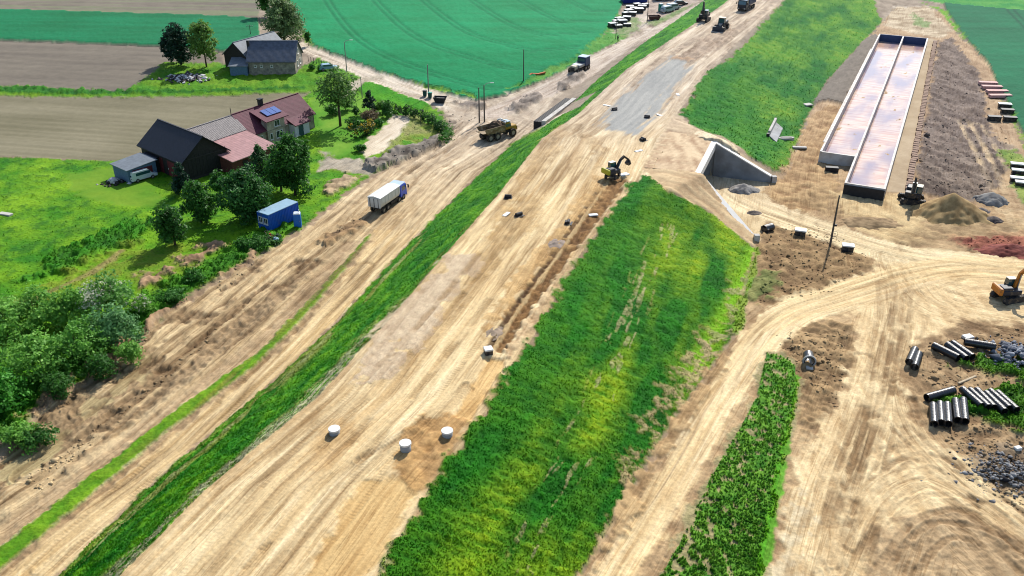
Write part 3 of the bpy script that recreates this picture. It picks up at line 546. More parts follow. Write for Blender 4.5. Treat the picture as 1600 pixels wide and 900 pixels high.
yard([(1300, 300), (1400, 302), (1440, 330), (1440, 370), (1400, 390), (1330, 352), (1310, 330)], mixc(n1 * .5 + yb * .5, c8(186, 158, 118), c8(226, 202, 158)), None, None, .6, .9, .8)
yard([(1200, 345), (1290, 352), (1360, 400), (1365, 430), (1300, 462), (1210, 480), (1172, 470), (1180, 400)], mixc(n1 * .7 + nf * .3, c8(104, 80, 56), c8(178, 148, 110)), (n1 - .4) * .5, None, .6, .9, .9)
yard([(1168, 440), (1185, 420), (1215, 428), (1240, 440), (1205, 460), (1175, 470)], mixc(n1, c8(40, 100, 34), c8(110, 140, 70)), None, None, .5, 1.2, .6)
yard([(1200, 520), (1260, 500), (1330, 510), (1340, 560), (1310, 640), (1262, 680), (1248, 590), (1205, 558)], mixc(n1 * .7 + nf * .3, c8(100, 78, 56), c8(186, 156, 118)), (n1 - .4) * .5, None, .6, .9, .9)
yard([(1420, 540), (1500, 500), (1620, 500), (1700, 800), (1600, 790), (1480, 690), (1425, 640), (1412, 590)], mixc(n1 * .6 + yb * .4, c8(112, 88, 66), c8(190, 162, 128)), (n1 - .4) * .4, None, .5, .9, .9)
yard([(1470, 376), (1520, 368), (1600, 366), (1700, 380), (1700, 404), (1600, 404), (1540, 396)], mixc(n1 * .7 + nf * .3, c8(112, 52, 48), c8(170, 100, 84)), .15 + (n1 - .4) * .7, None, .5, 1.2, .9)
yard([(1380, 372), (1480, 345), (1590, 345), (1600, 366), (1490, 372), (1420, 392)], mixc(n1, c8(120, 98, 74), c8(190, 164, 126)), (n1 - .4) * .3, None, .6, 1, .7)
yard([(1500, 750), (1560, 700), (1620, 690), (1700, 860), (1620, 800)], mixc(n1, c8(86, 70, 58), c8(150, 132, 114)), (n1 - .4) * .4, None, .5, 1, .8)
# sandy roads through the yard
sy = con(fbm(X, Y, .7, 5, 3, 161))
yard([(1380, 402), (1450, 400), (1620, 410), (1700, 470), (1620, 510), (1500, 500), (1424, 540), (1408, 600), (1420, 645), (1480, 705), (1560, 760), (1620, 800), (1800, 1000), (1190, 1000), (1210, 880), (1240, 740), (1300, 640), (1340, 560), (1346, 500), (1300, 470), (1360, 440)], mixc(sy * .5 + n1 * .3 + yb * .2, c8(206, 176, 136), c8(244, 222, 184)), (nf - .5) * .06 + (sy - .5) * .08, 'yard', .6, .9)
yard([(1335, 905), (1380, 830), (1440, 790), (1520, 800), (1620, 850), (1620, 1000), (1300, 1000)], mixc(sy * .6 + n1 * .4, c8(120, 96, 74), c8(190, 162, 130)), (n1 - .5) * .25 + (nf - .5) * .1, None, .8, 1.2, .8)
yard([(1205, 905), (1222, 840), (1250, 760), (1262, 800), (1240, 905)], mixc(n1, c8(184, 170, 146), c8(220, 208, 186)), None, None, .8, 1.2, .6)
road([(1108, 268), (1140, 300), (1180, 322), (1240, 344), (1300, 364), (1360, 384), (1430, 402), (1520, 412), (1620, 430), (1750, 450)], [3.6, 3.4, 3.3, 3.4, 4.5, 5.5], 'lane', c8(212, 186, 148), c8(246, 228, 192), z=0, rr=1.1)
road([(1620, 425), (1500, 420), (1420, 432), (1360, 450), (1300, 468), (1240, 488), (1196, 520), (1160, 570), (1120, 630), (1080, 700), (1035, 775), (985, 855), (950, 915), (900, 1010)], [4.0, 3.8, 3.4, 2.9, 2.4, 2.0, 1.8, 1.75, 1.75], 'lane', c8(212, 180, 136), c8(246, 222, 180), z=0, rr=.9)
yard([(1092, 606), (1120, 560), (1150, 535), (1130, 575), (1090, 640), (1040, 715), (1000, 780), (950, 870), (920, 905), (985, 770), (1050, 664)], mixc(n1, c8(124, 96, 66), c8(196, 164, 122)), n1 * .25, None, .3, .7, .8)
for p, kw in (([(1380, 420), (1385, 470), (1375, 560), (1350, 660), (1320, 760), (1290, 905)], {}), ([(1395, 420), (1408, 480), (1400, 560), (1385, 650), (1360, 760), (1340, 905)], {}), ([(1300, 880), (1340, 760), (1370, 640), (1392, 540), (1430, 460), (1500, 430)], {}), ([(1330, 850), (1380, 760), (1450, 720), (1540, 770), (1620, 840)], dict(depth=.05)), ([(1390, 650), (1430, 690), (1500, 750), (1620, 830)], dict(depth=.05)),
              ([(1400, 420), (1450, 450), (1520, 470), (1620, 480)], {}), ([(1430, 440), (1480, 480), (1560, 520), (1620, 540)], {}), ([(1350, 880), (1420, 800), (1520, 790), (1620, 870)], dict(depth=.07)), ([(1400, 900), (1470, 830), (1560, 850), (1620, 900)], dict(depth=.07)), ([(1250, 905), (1290, 780), (1330, 680), (1350, 560)], {})):
    track(p, .3, tread=.5, dark=.5 if kw else .34, col=(124, 96, 68), **kw)
rgt = np.random.default_rng(77)
flows = [[(1385, 400), (1400, 470), (1385, 560), (1360, 650), (1320, 760), (1285, 905)], [(1400, 410), (1440, 470), (1520, 500), (1620, 520)], [(1410, 600), (1440, 680), (1520, 760), (1620, 830)], [(1300, 905), (1360, 780), (1440, 740), (1540, 790), (1620, 850)], [(1290, 370), (1400, 400), (1500, 415), (1620, 430)], [(1250, 330), (1262, 250), (1290, 190)]]
for q in range(34):
    fl_ = np.array(flows[q % 6], float) + rgt.normal(0, 22 if q % 6 < 5 else 8, 2) + rgt.normal(0, 5, (len(flows[q % 6]), 2)); track([tuple(v_) for v_ in fl_], rgt.uniform(.16, .34), depth=.03, tread=.4, dark=rgt.uniform(.15, .4), col=(128, 100, 72), gauge=rgt.choice([0, 1.9, 2.1]))
# weed strip and green scraps
wpx = [(1196, 552), (1222, 556), (1244, 572), (1247, 602), (1236, 660), (1224, 720), (1208, 810), (1190, 905), (1160, 1000), (960, 1000), (1030, 900), (1070, 830), (1106, 750), (1148, 680), (1180, 620)]
oR, aR = ribbon([W(*p) for p in [(1240, 560), (1247, 602), (1236, 660), (1224, 720), (1208, 810), (1190, 905), (1165, 1000)]])
wsd = yard(wpx, mixc(n1 * .5 + nf * .5, c8(112, 112, 70), c8(178, 164, 118)), (n1 - .3) * .12, 'weed_bank', .4, .7)
wgr = sstep(.40, .52, con(fbm(X, Y, .55, .75, 3, 171)) + np.clip(.46 - np.abs(oR) * .06, -.12, .42)) * (wsd > .15)
lay(wgr, mixc(nf * .6 + n1 * .4, c8(44, 112, 36), c8(100, 160, 62)), None, .05 + nf * .12)
o, a = ribbon([W(*p) for p in [(1247, 590), (1246, 604), (1237, 660), (1225, 720), (1209, 810), (1190, 905)]]); lay(sstep(.55, .2, np.abs(o - .1) + wob * .3) * .9, c8(84, 158, 30))
o, a = ribbon([W(*p) for p in [(1184, 388), (1172, 440), (1160, 480), (1150, 520)]]); lay(sstep(.6, .2, np.abs(o) + wob * .3) * .7, c8(90, 160, 36), 'weed_bank')
for p in ([(1482, 572), (1530, 550), (1580, 556), (1620, 570), (1620, 600), (1550, 584)], [(1500, 640), (1550, 612), (1620, 606), (1620, 680), (1560, 660), (1520, 650)], [(1466, 632), (1490, 620), (1530, 625), (1540, 650), (1500, 648)]):
    yard(p, mixc(n1, c8(20, 84, 20), c8(70, 136, 34)), n1 * .6, 'weed_bank', .4, 1.0, .95)
for p in ([(1556, 232), (1600, 240), (1620, 330), (1592, 322), (1580, 268)],):
    yard(p, mixc(n1, c8(60, 130, 50), c8(120, 160, 80)), n1 * .2, 'meadow', .4, 1.0, .8)
pale = sstep(115, 190, Y) * np.isin(ZI, [ZN[z] for z in ('road_bed', 'dirt_road', 'lane', 'bare_slope', 'ground')]) * .55  # distant earth colours paled to stand in for haze
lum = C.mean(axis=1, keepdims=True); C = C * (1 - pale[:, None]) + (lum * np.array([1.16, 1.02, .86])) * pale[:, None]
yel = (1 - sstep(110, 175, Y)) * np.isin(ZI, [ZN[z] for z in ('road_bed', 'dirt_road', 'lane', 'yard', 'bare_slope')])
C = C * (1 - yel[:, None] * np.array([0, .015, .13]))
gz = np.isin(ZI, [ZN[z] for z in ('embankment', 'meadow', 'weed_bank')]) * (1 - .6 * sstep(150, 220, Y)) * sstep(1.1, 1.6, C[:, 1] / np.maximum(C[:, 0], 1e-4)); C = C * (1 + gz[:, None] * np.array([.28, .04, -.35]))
# direction of travel, for the grain of the trodden soil
FU, FV = OFF.copy(), ALO.copy(); best = np.full(NV, 1e9)
for fl_ in flows[:4] + [[(1108, 268), (1180, 322), (1300, 364), (1430, 402), (1520, 412), (1750, 450)], [(1620, 425), (1500, 420), (1420, 432), (1300, 468), (1240, 488), (1196, 520), (1160, 570), (1120, 630), (1035, 775), (950, 915), (900, 1010)], [(1250, 330), (1262, 250), (1290, 190), (1330, 100)]]:
    o, a = ribbon([W(*p) for p in fl_], 30); k = (np.abs(o) < best) & (X > tr - 1) & (np.abs(o) < 98); FU[k] = o[k]; FV[k] = a[k]; best[k] = np.abs(o[k])
for fl_ in [[(440, 66), (520, 97), (610, 128), (700, 153), (800, 180), (875, 203)], [(770, 160), (850, 130), (960, 80), (1090, 22), (1220, -60)]]:
    o, a = ribbon([W(*p, 1.5) for p in fl_], 8); k = (np.abs(o) < 5) & (ZI != ZN['road_bed']); FU[k] = o[k]; FV[k] = a[k]
# no bumps at the footings of walls and tanks
Zf = Z + DZ
flat = np.exp(-(np.maximum(-sd([PA, PB, PC, PD], 5), 0) / 1.0) ** 2) * (X > 20); Zf = np.where(fl, np.minimum(Zf, .05), Zf)

# ---- one mesh per surface, cut from the same sheet
def terrain_objects():
    idx = np.arange(NV).reshape(NYg, NXg); q = np.stack([idx[:-1, :-1], idx[:-1, 1:], idx[1:, 1:], idx[1:, :-1]], -1).reshape(-1, 4)[:, ::-1]
    fz = ZI[q].max(axis=1); V = np.stack([X, Y, Zf], 1)
    leafy = dict(var=.3, bump=.7, bdist=.25, bscale=2.2, fine=2.5); soilk = dict(var=.16, bump=.5, bdist=.07, bscale=4.0, fine=3.2)
    M = {'ground': col_mat('earth', **soilk), 'dirt_road': col_mat('dirt_road', tread=True, flow=.85, **soilk), 'ploughed_field': col_mat('tilled_soil', var=.1, bump=.3, fine=.8),
         'crop_field': col_mat('young_crop', var=.14, bump=.5, bdist=.2, bscale=1.5, fine=1.0), 'meadow': col_mat('meadow_grass', **leafy), 'embankment': col_mat('slope_grass', **leafy),
         'road_bed': col_mat('road_bed_sand', tread=True, flow=.85, **soilk), 'yard': col_mat('yard_earth', tread=True, flow=0.85, **soilk), 'gravel_layer': col_mat('gravel', var=.3, bump=.8, bdist=.06, bscale=6, fine=6),
         'bare_slope': col_mat('bare_sand', **soilk), 'lane': col_mat('lane_sand', tread=True, flow=0.8, **soilk), 'lawn': col_mat('mown_lawn', var=.1, bump=.2), 'weed_bank': col_mat('weeds', **leafy), 'tank_path': col_mat('compacted_path', var=.1, bump=.2)}
    for zi, zn in enumerate(ZONES):
        f = q[fz == zi]
        if not len(f): continue
        u, inv = np.unique(f, return_inverse=True)
        o = mesh_np(zn, V[u], inv.reshape(-1, 4), M[zn], None, True, C[u]); o['kind'] = 'structure'
        if zn in ('dirt_road', 'road_bed', 'yard', 'lane'):
            for an, arr in (('track_along', TRK_A), ('track_mask', TRK_M), ('flow_across', FU), ('flow_along', FV)):
                at = o.data.attributes.new(an, 'FLOAT', 'POINT'); at.data.foreach_set('value', arr[u].astype(np.float32))
terrain_objects()

# ================================================================= GRASS, WEEDS, TREES
def tufts(name, zone, prob, h, label, wid=.5, dark=.8, bright=1.6, seed=5, sel=None):
    rg = np.random.default_rng(seed)
    k = np.where((ZI == ZN[zone]) & (PXg.ravel() > -22) & (PXg.ravel() < 1622) & (PYg.ravel() > -22) & (PYg.ravel() < 1048))[0]
    if sel is not None: k = k[sel(k)]
    p = prob * (.25 + 1.5 * fbm(X[k], Y[k], 1.3, o=3, s=seed + 7)); k = k[rg.random(len(k)) < p]; n = len(k)
    if not n: return
    cell = np.hypot(X[k], Y[k]) / 1386 * 1.6
    bx = X[k] + rg.normal(0, .5, n) * cell; by = Y[k] + rg.normal(0, .9, n) * cell; bz = Zf[k] - .05
    hh = h * rg.uniform(.5, 1.5, n); V, Fc, Cc = [], [], []
    shade = np.where(rg.random(n) < .55, rg.uniform(dark, 1.0, n), rg.uniform(1.0, bright, n))[:, None]
    for j in range(2):
        a = rg.uniform(0, 6.28, n); lean = rg.uniform(0, .6, n) * hh; la = rg.uniform(0, 6.28, n); w = hh * wid * rg.uniform(.6, 1.2, n)
        dx, dy = np.cos(a) * w, np.sin(a) * w
        v = np.stack([np.stack([bx - dx, by - dy, bz], 1), np.stack([bx + dx, by + dy, bz], 1), np.stack([bx + np.cos(la) * lean, by + np.sin(la) * lean, bz + hh], 1)], 1)
        V.append(v.reshape(-1, 3)); Cc.append(np.repeat(C[k] * shade, 3, 0))
    V = np.vstack(V); f = np.arange(len(V)).reshape(-1, 3)
    o = mesh_np(name, V, f, LEAF, None, False, np.vstack(Cc)); tag(o, label, 'grass', kind='stuff'); return o
LEAF = col_mat('leaf', rough=.6, var=.12, bump=0, trans=.42, spec=.25)
near = lambda k: OFF[k] > 0
tufts('slope_grass', 'embankment', .6, .125, 'long green grass covering the wide slope right of the road bed', sel=lambda k: (OFF[k] > 3) & (Y[k] < 140), seed=5)
tufts('slope_grass', 'embankment', .6, .14, 'narrow band of green grass on the slope left of the road bed', sel=lambda k: OFF[k] <= 3, seed=6)
tufts('slope_grass', 'embankment', .3, .2, 'green grass on the far slope between underpass and long tank', sel=lambda k: (OFF[k] > 3) & (Y[k] >= 140), seed=8)
tufts('meadow_grass', 'meadow', .14, .16, 'bright green meadow grass around the farm', sel=lambda k: ~HAUL[k], seed=9)
tufts('weeds', 'weed_bank', .5, .2, 'dark leafy weeds along the haul road and between the sandy tracks', seed=10, wid=.6, sel=lambda k: C[k, 1] > C[k, 0] * 1.15)

# clods and stones lying on the broken ground
def lumps(name, pts, size, colfn, label, cat, seed, matl, flat=.7, sink=.25):
    rg = np.random.default_rng(seed); n = len(pts)
    base = np.array([(1, 0, -.4), (-.5, .87, -.4), (-.5, -.87, -.4), (.1, .1, .9), (.8, .6, .3), (-.7, .2, .4), (0, -.9, .35)])
    fc = np.array([(0, 2, 1), (0, 1, 4), (1, 5, 4), (4, 5, 3), (1, 2, 5), (2, 6, 5), (5, 6, 3), (0, 4, 6), (0, 6, 2), (4, 3, 6)])
    s = size * np.exp(rg.normal(0, .45, n)); a = rg.uniform(0, 6.28, n); ca, sa = np.cos(a), np.sin(a)
    v = base[None] * rg.uniform(.7, 1.3, (n, 7, 3)) * s[:, None, None]; v[:, :, 2] *= flat
    x = v[:, :, 0] * ca[:, None] - v[:, :, 1] * sa[:, None]; y = v[:, :, 0] * sa[:, None] + v[:, :, 1] * ca[:, None]
    v = np.stack([x + pts[:, 0:1], y + pts[:, 1:2], v[:, :, 2] + pts[:, 2:3] + (s * (flat * .4 - sink))[:, None]], 2)
    f = (fc[None] + (np.arange(n) * 7)[:, None, None]).reshape(-1, 3)
    o = mesh_np(name, v.reshape(-1, 3), f, matl, None, False, np.repeat(colfn(n, rg), 7, 0)); return tag(o, label, cat, kind='stuff')
STONE = col_mat('stone', rough=.9, var=.2, bump=.3, bdist=.04, bscale=8)
rough_px = [[(150, 575), (185, 540), (245, 502), (240, 520), (200, 552), (165, 590)], [(30, 650), (80, 612), (140, 590), (120, 618), (60, 650)], [(320, 455), (370, 415), (400, 398), (395, 415), (350, 450)], [(574, 258), (620, 238), (680, 216), (690, 226), (664, 240), (628, 252), (590, 266)],
            [(505, 365), (540, 348), (565, 338), (575, 350), (540, 368)], [(700, 150), (752, 152), (756, 160), (720, 158)], [(800, 160), (822, 148), (842, 140), (850, 145), (830, 158)], [(690, 172), (745, 178), (742, 195), (700, 205)],
            [(1200, 345), (1290, 352), (1360, 400), (1300, 455), (1185, 470)], [(1205, 520), (1330, 510), (1310, 640), (1250, 590)], [(1420, 540), (1600, 510), (1600, 780), (1480, 690)], [(1430, 290), (1460, 80), (1500, 90), (1590, 240), (1520, 315)], [(1480, 376), (1600, 370), (1600, 402), (1540, 394)], [(40, 745), (230, 600), (350, 500), (330, 530), (180, 660), (60, 770)], [(1500, 750), (1600, 700), (1600, 800)]]
rp = []
for poly in rough_px:
    poly = np.array(poly, float); lo, hi = poly.min(0), poly.max(0); q = RNG.uniform(lo, hi, (int((hi[0] - lo[0]) * (hi[1] - lo[1]) / 34), 2)); q = q[in_poly(q[:, 0], q[:, 1], poly)]; rp.append(q)
rp = np.vstack(rp); ii = np.clip(np.searchsorted(gy, rp[:, 1]), 0, NYg - 1) * NXg + np.clip(np.searchsorted(gx, rp[:, 0]), 0, NXg - 1)
lumps('earth_clods', np.stack([X[ii], Y[ii], Zf[ii]], 1), .12, lambda n, rg: C[ii] * rg.uniform(.7, 1.25, (n, 1)), 'loose clods of brown earth on the dug ground', 'clods', 3, STONE)

def leaf_cloud(lobes, n, size, rg, cols, flat=1.0, shell=.55, blossom=None):
    """leaf-sized quads in small sprays spread through a set of lobes (cx,cy,cz,rx,rz)"""
    lob = np.array(lobes, float); ns = max(20, n // 14); wgt = lob[:, 3] ** 2; pick = rg.choice(len(lob), ns, p=wgt / wgt.sum()); L = lob[pick]
    d = rg.normal(size=(ns, 3)); d[:, 2] = d[:, 2] * .9 + .1; d /= np.linalg.norm(d, axis=1)[:, None]; r = rg.uniform(shell, 1.18, ns)
    pc = np.stack([L[:, 0] + d[:, 0] * L[:, 3] * r, L[:, 1] + d[:, 1] * L[:, 3] * r, L[:, 2] + d[:, 2] * L[:, 4] * r], 1); pc[:, 2] = np.maximum(pc[:, 2], .12)
    sr = (.16 + .16 * L[:, 3]) * rg.uniform(.6, 1.3, ns); kc = rg.random(ns); lobc = rg.random(len(lob))[pick]
    q = rg.integers(0, ns, n); p = pc[q] + rg.normal(size=(n, 3)) * sr[q][:, None] * [.75, .75, .55]; p[:, 2] = np.maximum(p[:, 2], .05)
    nn = d[q] * .8 + rg.normal(0, .6, (n, 3)); nn[:, 2] += .45; nn /= np.linalg.norm(nn, axis=1)[:, None]
    t = np.cross(nn, rg.normal(size=(n, 3))); t /= np.linalg.norm(t, axis=1)[:, None]; b = np.cross(nn, t); s = (size * .72 * rg.uniform(.5, 1.4, n))[:, None]
    v = np.stack([p - t * s - b * s * .45, p + t * s * .3 - b * s * .6, p + t * s + b * s * .4, p - t * s * .3 + b * s * .6], 1).reshape(-1, 3)
    k = np.clip(.25 * lobc[q] + .4 * kc[q] + .35 * rg.random(n), 0, 1)[:, None] ** .9; c = np.asarray(cols[0]) * (1 - k) + np.asarray(cols[1]) * k * 1.25
    if blossom is not None:
        w = (d[q][:, 2] > .1) & (kc[q] > .3) & (lobc[q] > .2) & (rg.random(n) < .8); c[w] = blossom
    return v, np.arange(len(v)).reshape(-1, 4), np.repeat(c, 4, 0)
BARK = mat('bark', c8(92, 76, 60), .95, var=.35, scale=6, bump=.4, bscale=20)
def crown_lobes(rg, h0, h1, r, n, kind):
    lob = []
    for i in range(n):
        f = (i + .5) / n; a = i * 2.4 + rg.uniform(-.4, .4); z = h0 + (h1 - h0) * f
        if kind == 'cone': rad = r * (1 - f) ** .8; lr = r * (.18 + .34 * (1 - f))
        elif kind == 'weep': rad = r * math.sin(math.pi * (.25 + .7 * f)) * .75; lr = r * rg.uniform(.28, .42)
        else: rad = r * math.sqrt(max(.05, 1 - (2 * f - .85) ** 2)) * rg.uniform(.3, 1.0); lr = r * rg.uniform(.2, .5)
        lob.append((math.cos(a) * rad * .8, math.sin(a) * rad * .8, z, lr, lr * rg.uniform(.75, 1.1)))
    if kind == 'round': lob.append((rg.uniform(-.2, .2) * r, rg.uniform(-.2, .2) * r, (h0 + h1) / 2, r * .6, (h1 - h0) * .34))
    return lob
def tree(px, py, h, r, label, cols, kind='round', n=2600, leaf=.34, trunk=.22, h0=None, lobes=16, group=None, name='tree', cat='tree', shell=.55, seed=None, blossom=None, loc=None):
    rg = np.random.default_rng(seed if seed is not None else int(px * 7 + py)); p = G3(px, py) if loc is None else Vector(loc)
    t = thing(name, label, cat, p, 0, group); h0 = h * .28 if h0 is None else h0
    lob = crown_lobes(rg, h0 + r * .25, h - r * .2, r, lobes, kind)
    v, f, c = leaf_cloud(lob, int(n * 1.7), leaf, rg, cols, shell=shell, blossom=blossom); mesh_np('crown' if cat == 'tree' else 'foliage', v, f, LEAF, t, False, c)
    m = MB(); top = Vector((rg.uniform(-.2, .2), rg.uniform(-.2, .2), h * .8)); m.cyl((0, 0, -.2), Vector((0, 0, h0 + .4)), trunk, trunk * .75, 9); m.cyl((0, 0, h0 + .3), top, trunk * .75, trunk * .2, 8)
    for q in lob[::max(1, len(lob) // 8)]:
        s = Vector((0, 0, min(q[2] * .75, h * .6))); m.cyl(s, Vector(q[:3]), trunk * .4, trunk * .1, 6)
    m.build('trunk' if cat == 'tree' else 'stem', BARK, t, True); return t
DK = (c8(26, 74, 24), c8(84, 144, 54)); MD = (c8(34, 90, 30), c8(92, 156, 60)); LT = (c8(70, 124, 40), c8(136, 176, 74)); OL = (c8(70, 112, 56), c8(140, 164, 104)); PN = (c8(20, 50, 40), c8(48, 86, 58))
tree(462, 305, 10.6, 3.8, 'tallest dark leafy tree in front of the purple roofed farmhouse', DK, n=5200, leaf=.30, trunk=.3, lobes=26, h0=.6)
tree(385, 346, 8.3, 4.2, 'broad dark tree with pale leaf tips above the blue site container', (c8(22, 66, 26), c8(80, 142, 62)), n=5200, leaf=.30, trunk=.26, lobes=24, h0=.2)
tree(314, 348, 6.7, 2.8, 'dark tree standing between the black barn and the broad tree', DK, n=3000, leaf=.27, lobes=16, h0=.3)
tree(274, 384, 6.2, 2.5, 'small lone dark tree casting its shadow on the rough grass', DK, n=2600, leaf=.26, lobes=15, h0=.7)
tree(287, 304, 5.8, 1.5, 'narrow dark conifer against the gable of the black barn', PN, 'cone', n=1500, leaf=.24, h0=.4, name='conifer')
tree(412, 292, 7.6, 2.4, 'greyish green pointed tree in front of the low pink roof', (c8(44, 84, 44), c8(92, 134, 76)), 'cone', n=2400, leaf=.26, h0=.8)
tree(345, 305, 4.2, 1.8, 'low rounded bushy tree by the barn gable foot', DK, n=1300, leaf=.26, h0=.4)
tree(440, 300, 7.0, 2.2, 'dark bushy tree at the left foot of the tallest tree', MD, n=1900, leaf=.28, h0=.8)
tree(532, 197, 11.5, 4.6, 'airy light green garden tree with a bare leaning trunk beside the farmhouse', (c8(66, 112, 44), c8(128, 168, 84)), n=2500, leaf=.30, trunk=.28, lobes=20, h0=4.0, shell=.75)
tree(284, 103, 9.6, 3.6, 'dark pine left of the bright willow at the field corner', PN, n=3000, leaf=.34, lobes=18, h0=.6, name='pine_tree')
tree(268, 98, 7.5, 2.4, 'smaller dark pine at the outer edge of the field corner clump', PN, n=1600, leaf=.32, lobes=12, h0=1.2, name='pine_tree')
tree(323, 106, 10.6, 3.7, 'yellow green willow beside the dark pines', (c8(72, 122, 44), c8(142, 178, 82)), 'weep', n=3600, leaf=.32, lobes=20, h0=2.2, name='willow_tree')
tree(445, 66, 11.5, 6.2, 'wide grey green tree behind the old stone farmhouse', OL, n=5600, leaf=.36, trunk=.35, lobes=28, h0=.5)
tree(418, 27, 9.5, 3.2, 'dark tree at the top edge behind the wide grey green tree', DK, n=2200, leaf=.34, h0=1.2)
tree(482, 72, 3.4, .9, 'very small tree on the grass verge behind the old farmhouse', MD, n=500, leaf=.24, h0=.9, trunk=.08)
# garden
def bush(px, py, h, r, label, cols, n=900, leaf=.22, kind='round', name='bush', group=None, blossom=None, seed=None):
    return tree(px, py, h, r, label, cols, kind, n, leaf, .09, h * .05, 9, group, name, 'bush', .5, seed, blossom)
bush(578, 176, 5.0, 1.5, 'dark cone shaped garden conifer', PN, 1300, kind='cone', name='conifer')
bush(577, 192, 2.6, 2.4, 'reddish brown leafed shrub in front of the cone shaped conifer', (c8(92, 84, 62), c8(150, 132, 100)), 1500)
bush(605, 183, 3.2, 1.5, 'dark round evergreen at the top of the sandy drive', DK, 1100)
bush(556, 181, 1.9, .75, 'small dark topiary ball on the garden lawn', DK, 450)
bush(540, 172, 3.0, 1.9, 'dark bush behind the trunk of the airy garden tree', DK, 1100)
bush(520, 180, 2.2, 1.4, 'dark low bush left of the airy garden tree', DK, 800)
bush(553, 198, 1.5, 1.6, 'low dark green bush beside the reddish shrub', DK, 800)
bush(597, 176, 2.4, 1.3, 'light green bush between cone conifer and round evergreen', LT, 700)
bush(592, 197, 1.5, 1.1, 'green bush on the edge of the sandy drive', MD, 600)
bush(562, 236, 1.3, 1.2, 'sprawling green bush by the hedge end and drive', MD, 600)
bush(488, 109, 1.5, .8, 'small dark green bush in the old farmhouse garden', MD, 350)
bush(500, 111, 1.3, .7, 'smaller green bush nearer the garden fence posts', MD, 300)
def hedge(pts, w, h, label, cols, n, leaf=.2, seed=1, blossom=None):
    rg = np.random.default_rng(seed); P = [G3(*p) for p in pts]; o0 = P[len(P) // 2]; t = thing('hedge', label, 'hedge', o0); lob = []
    for a, b in zip(P[:-1], P[1:]):
        L = (b - a).length; k = max(2, int(L / (w * .5)))
        for i in range(k):
            q = a.lerp(b, (i + .5) / k) - o0; lob.append((q.x, q.y, q.z + h * .3, w * .55, h * .38)); lob.append((q.x + rg.uniform(-.2, .2), q.y, q.z + h * .7, w * .5, h * .34))
    v, f, c = leaf_cloud(lob, n, leaf, rg, cols, shell=.6, blossom=blossom); mesh_np('foliage', v, f, LEAF, t, False, c)
    return t
hedge([(610, 176), (632, 180), (655, 186), (678, 197), (692, 212)], 1.3, 2.2, 'long curved clipped hedge around the sandy drive', (c8(28, 60, 32), c8(60, 112, 40)), 4200, seed=2)
hedge([(690, 200), (698, 208), (700, 218), (692, 226)], 2.0, 1.8, 'ragged green hedge end beside the haul road', MD, 1500, seed=3)
hedge([(545, 214), (558, 216), (572, 212), (582, 203)], 1.5, 2.4, 'short dark garden hedge with yellow flowering top', (c8(24, 52, 26), c8(60, 100, 40)), 1900, seed=4, blossom=c8(206, 176, 40))
# thicket, lower left
SH = (c8(70, 142, 44), c8(152, 208, 88)); WHT = c8(226, 228, 196)
for i, (px, py, h, r, lab, cl, bl) in enumerate([
    (172, 492, 4.6, 3.0, 'elder bush with white blossom on its crown', (c8(60, 124, 48), c8(136, 190, 92)), WHT), (118, 505, 4.2, 2.8, 'green bush left of the blossoming elder', SH, None), (62, 512, 4.4, 3.1, 'tall green bush at the back of the thicket by the foot track', SH, None),
    (14, 530, 4.2, 3.0, 'leftmost green bush of the thicket beside the foot track', SH, None), (186, 540, 4.6, 3.2, 'feathery blue green willow bush at the front of the thicket', (c8(56, 116, 56), c8(128, 180, 110)), None), (125, 572, 4.8, 3.2, 'large rounded bush in the middle of the thicket', (c8(60, 130, 40), c8(136, 196, 80)), None),
    (58, 592, 4.8, 3.4, 'big dark bush near the left front of the thicket', SH, None), (158, 590, 2.6, 1.8, 'low dark bush at the front foot of the thicket', DK, None), (6, 640, 4.0, 2.8, 'bright green bush cut by the left picture edge', (c8(40, 120, 30), c8(100, 180, 60)), None),
    (92, 620, 2.6, 1.8, 'low dark bush above the spoil heap', DK, None), (226, 488, 2.4, 1.5, 'small bush with a few white blossoms right of the elder', SH, WHT), (205, 566, 2.6, 1.7, 'small bush touching the haul road spoil', SH, None), (30, 690, 1.8, 1.9, 'low weedy bush at the left end of the haul road', SH, None), (60, 695, 1.4, 1.5, 'lowest bush overhanging the muddy haul road', DK, None),
    (270, 470, 1.4, 1.6, 'low green bush among the weeds above the spoil', MD, None), (305, 440, 1.2, 1.3, 'low green bush under the lone dark tree', MD, None), (400, 388, 1.3, 1.7, 'clump of tall green weeds left of the blue container', MD, None), (378, 386, 1.1, 1.5, 'clump of weeds further from the blue container', MD, None), (425, 380, .9, 1.3, 'green weed clump in front of the blue container', MD, None)]):
    bush(px, py, h * (1.1 if r > 2 else 1), r * (1.28 if r > 2 else 1.15), lab, cl, int(700 * r), .24 if r > 2 else .18, blossom=bl, seed=300 + i)

# ================================================================= BUILDINGS
def zat(x, y, py):                                                # height whose point above (x,y) shows at that picture row
    k = (py - 450) / F_PX; return CAM_H - y * (k * CT + ST) / (CT - k * ST)
def rmat(name, col, var, axis_scale, bump=.5, rough=.6, spotty=0):
    m = mat(name, col, rough, 0, var, 1.6 if not spotty else spotty, dirt=tuple(np.array(col) * 1.35), dirt_amt=.35); n = m.node_tree.nodes; l = m.node_tree.links
    tc = n['Texture Coordinate']; wv = n.new('ShaderNodeTexWave'); wv.inputs['Scale'].default_value = axis_scale; wv.inputs['Distortion'].default_value = .3; l.new(tc.outputs['Object'], wv.inputs['Vector'])
    bp = n.new('ShaderNodeBump'); bp.inputs['Strength'].default_value = bump; bp.inputs['Distance'].default_value = .06; l.new(wv.outputs['Fac'], bp.inputs['Height']); l.new(bp.outputs['Normal'], n['Principled BSDF'].inputs['Normal']); return m
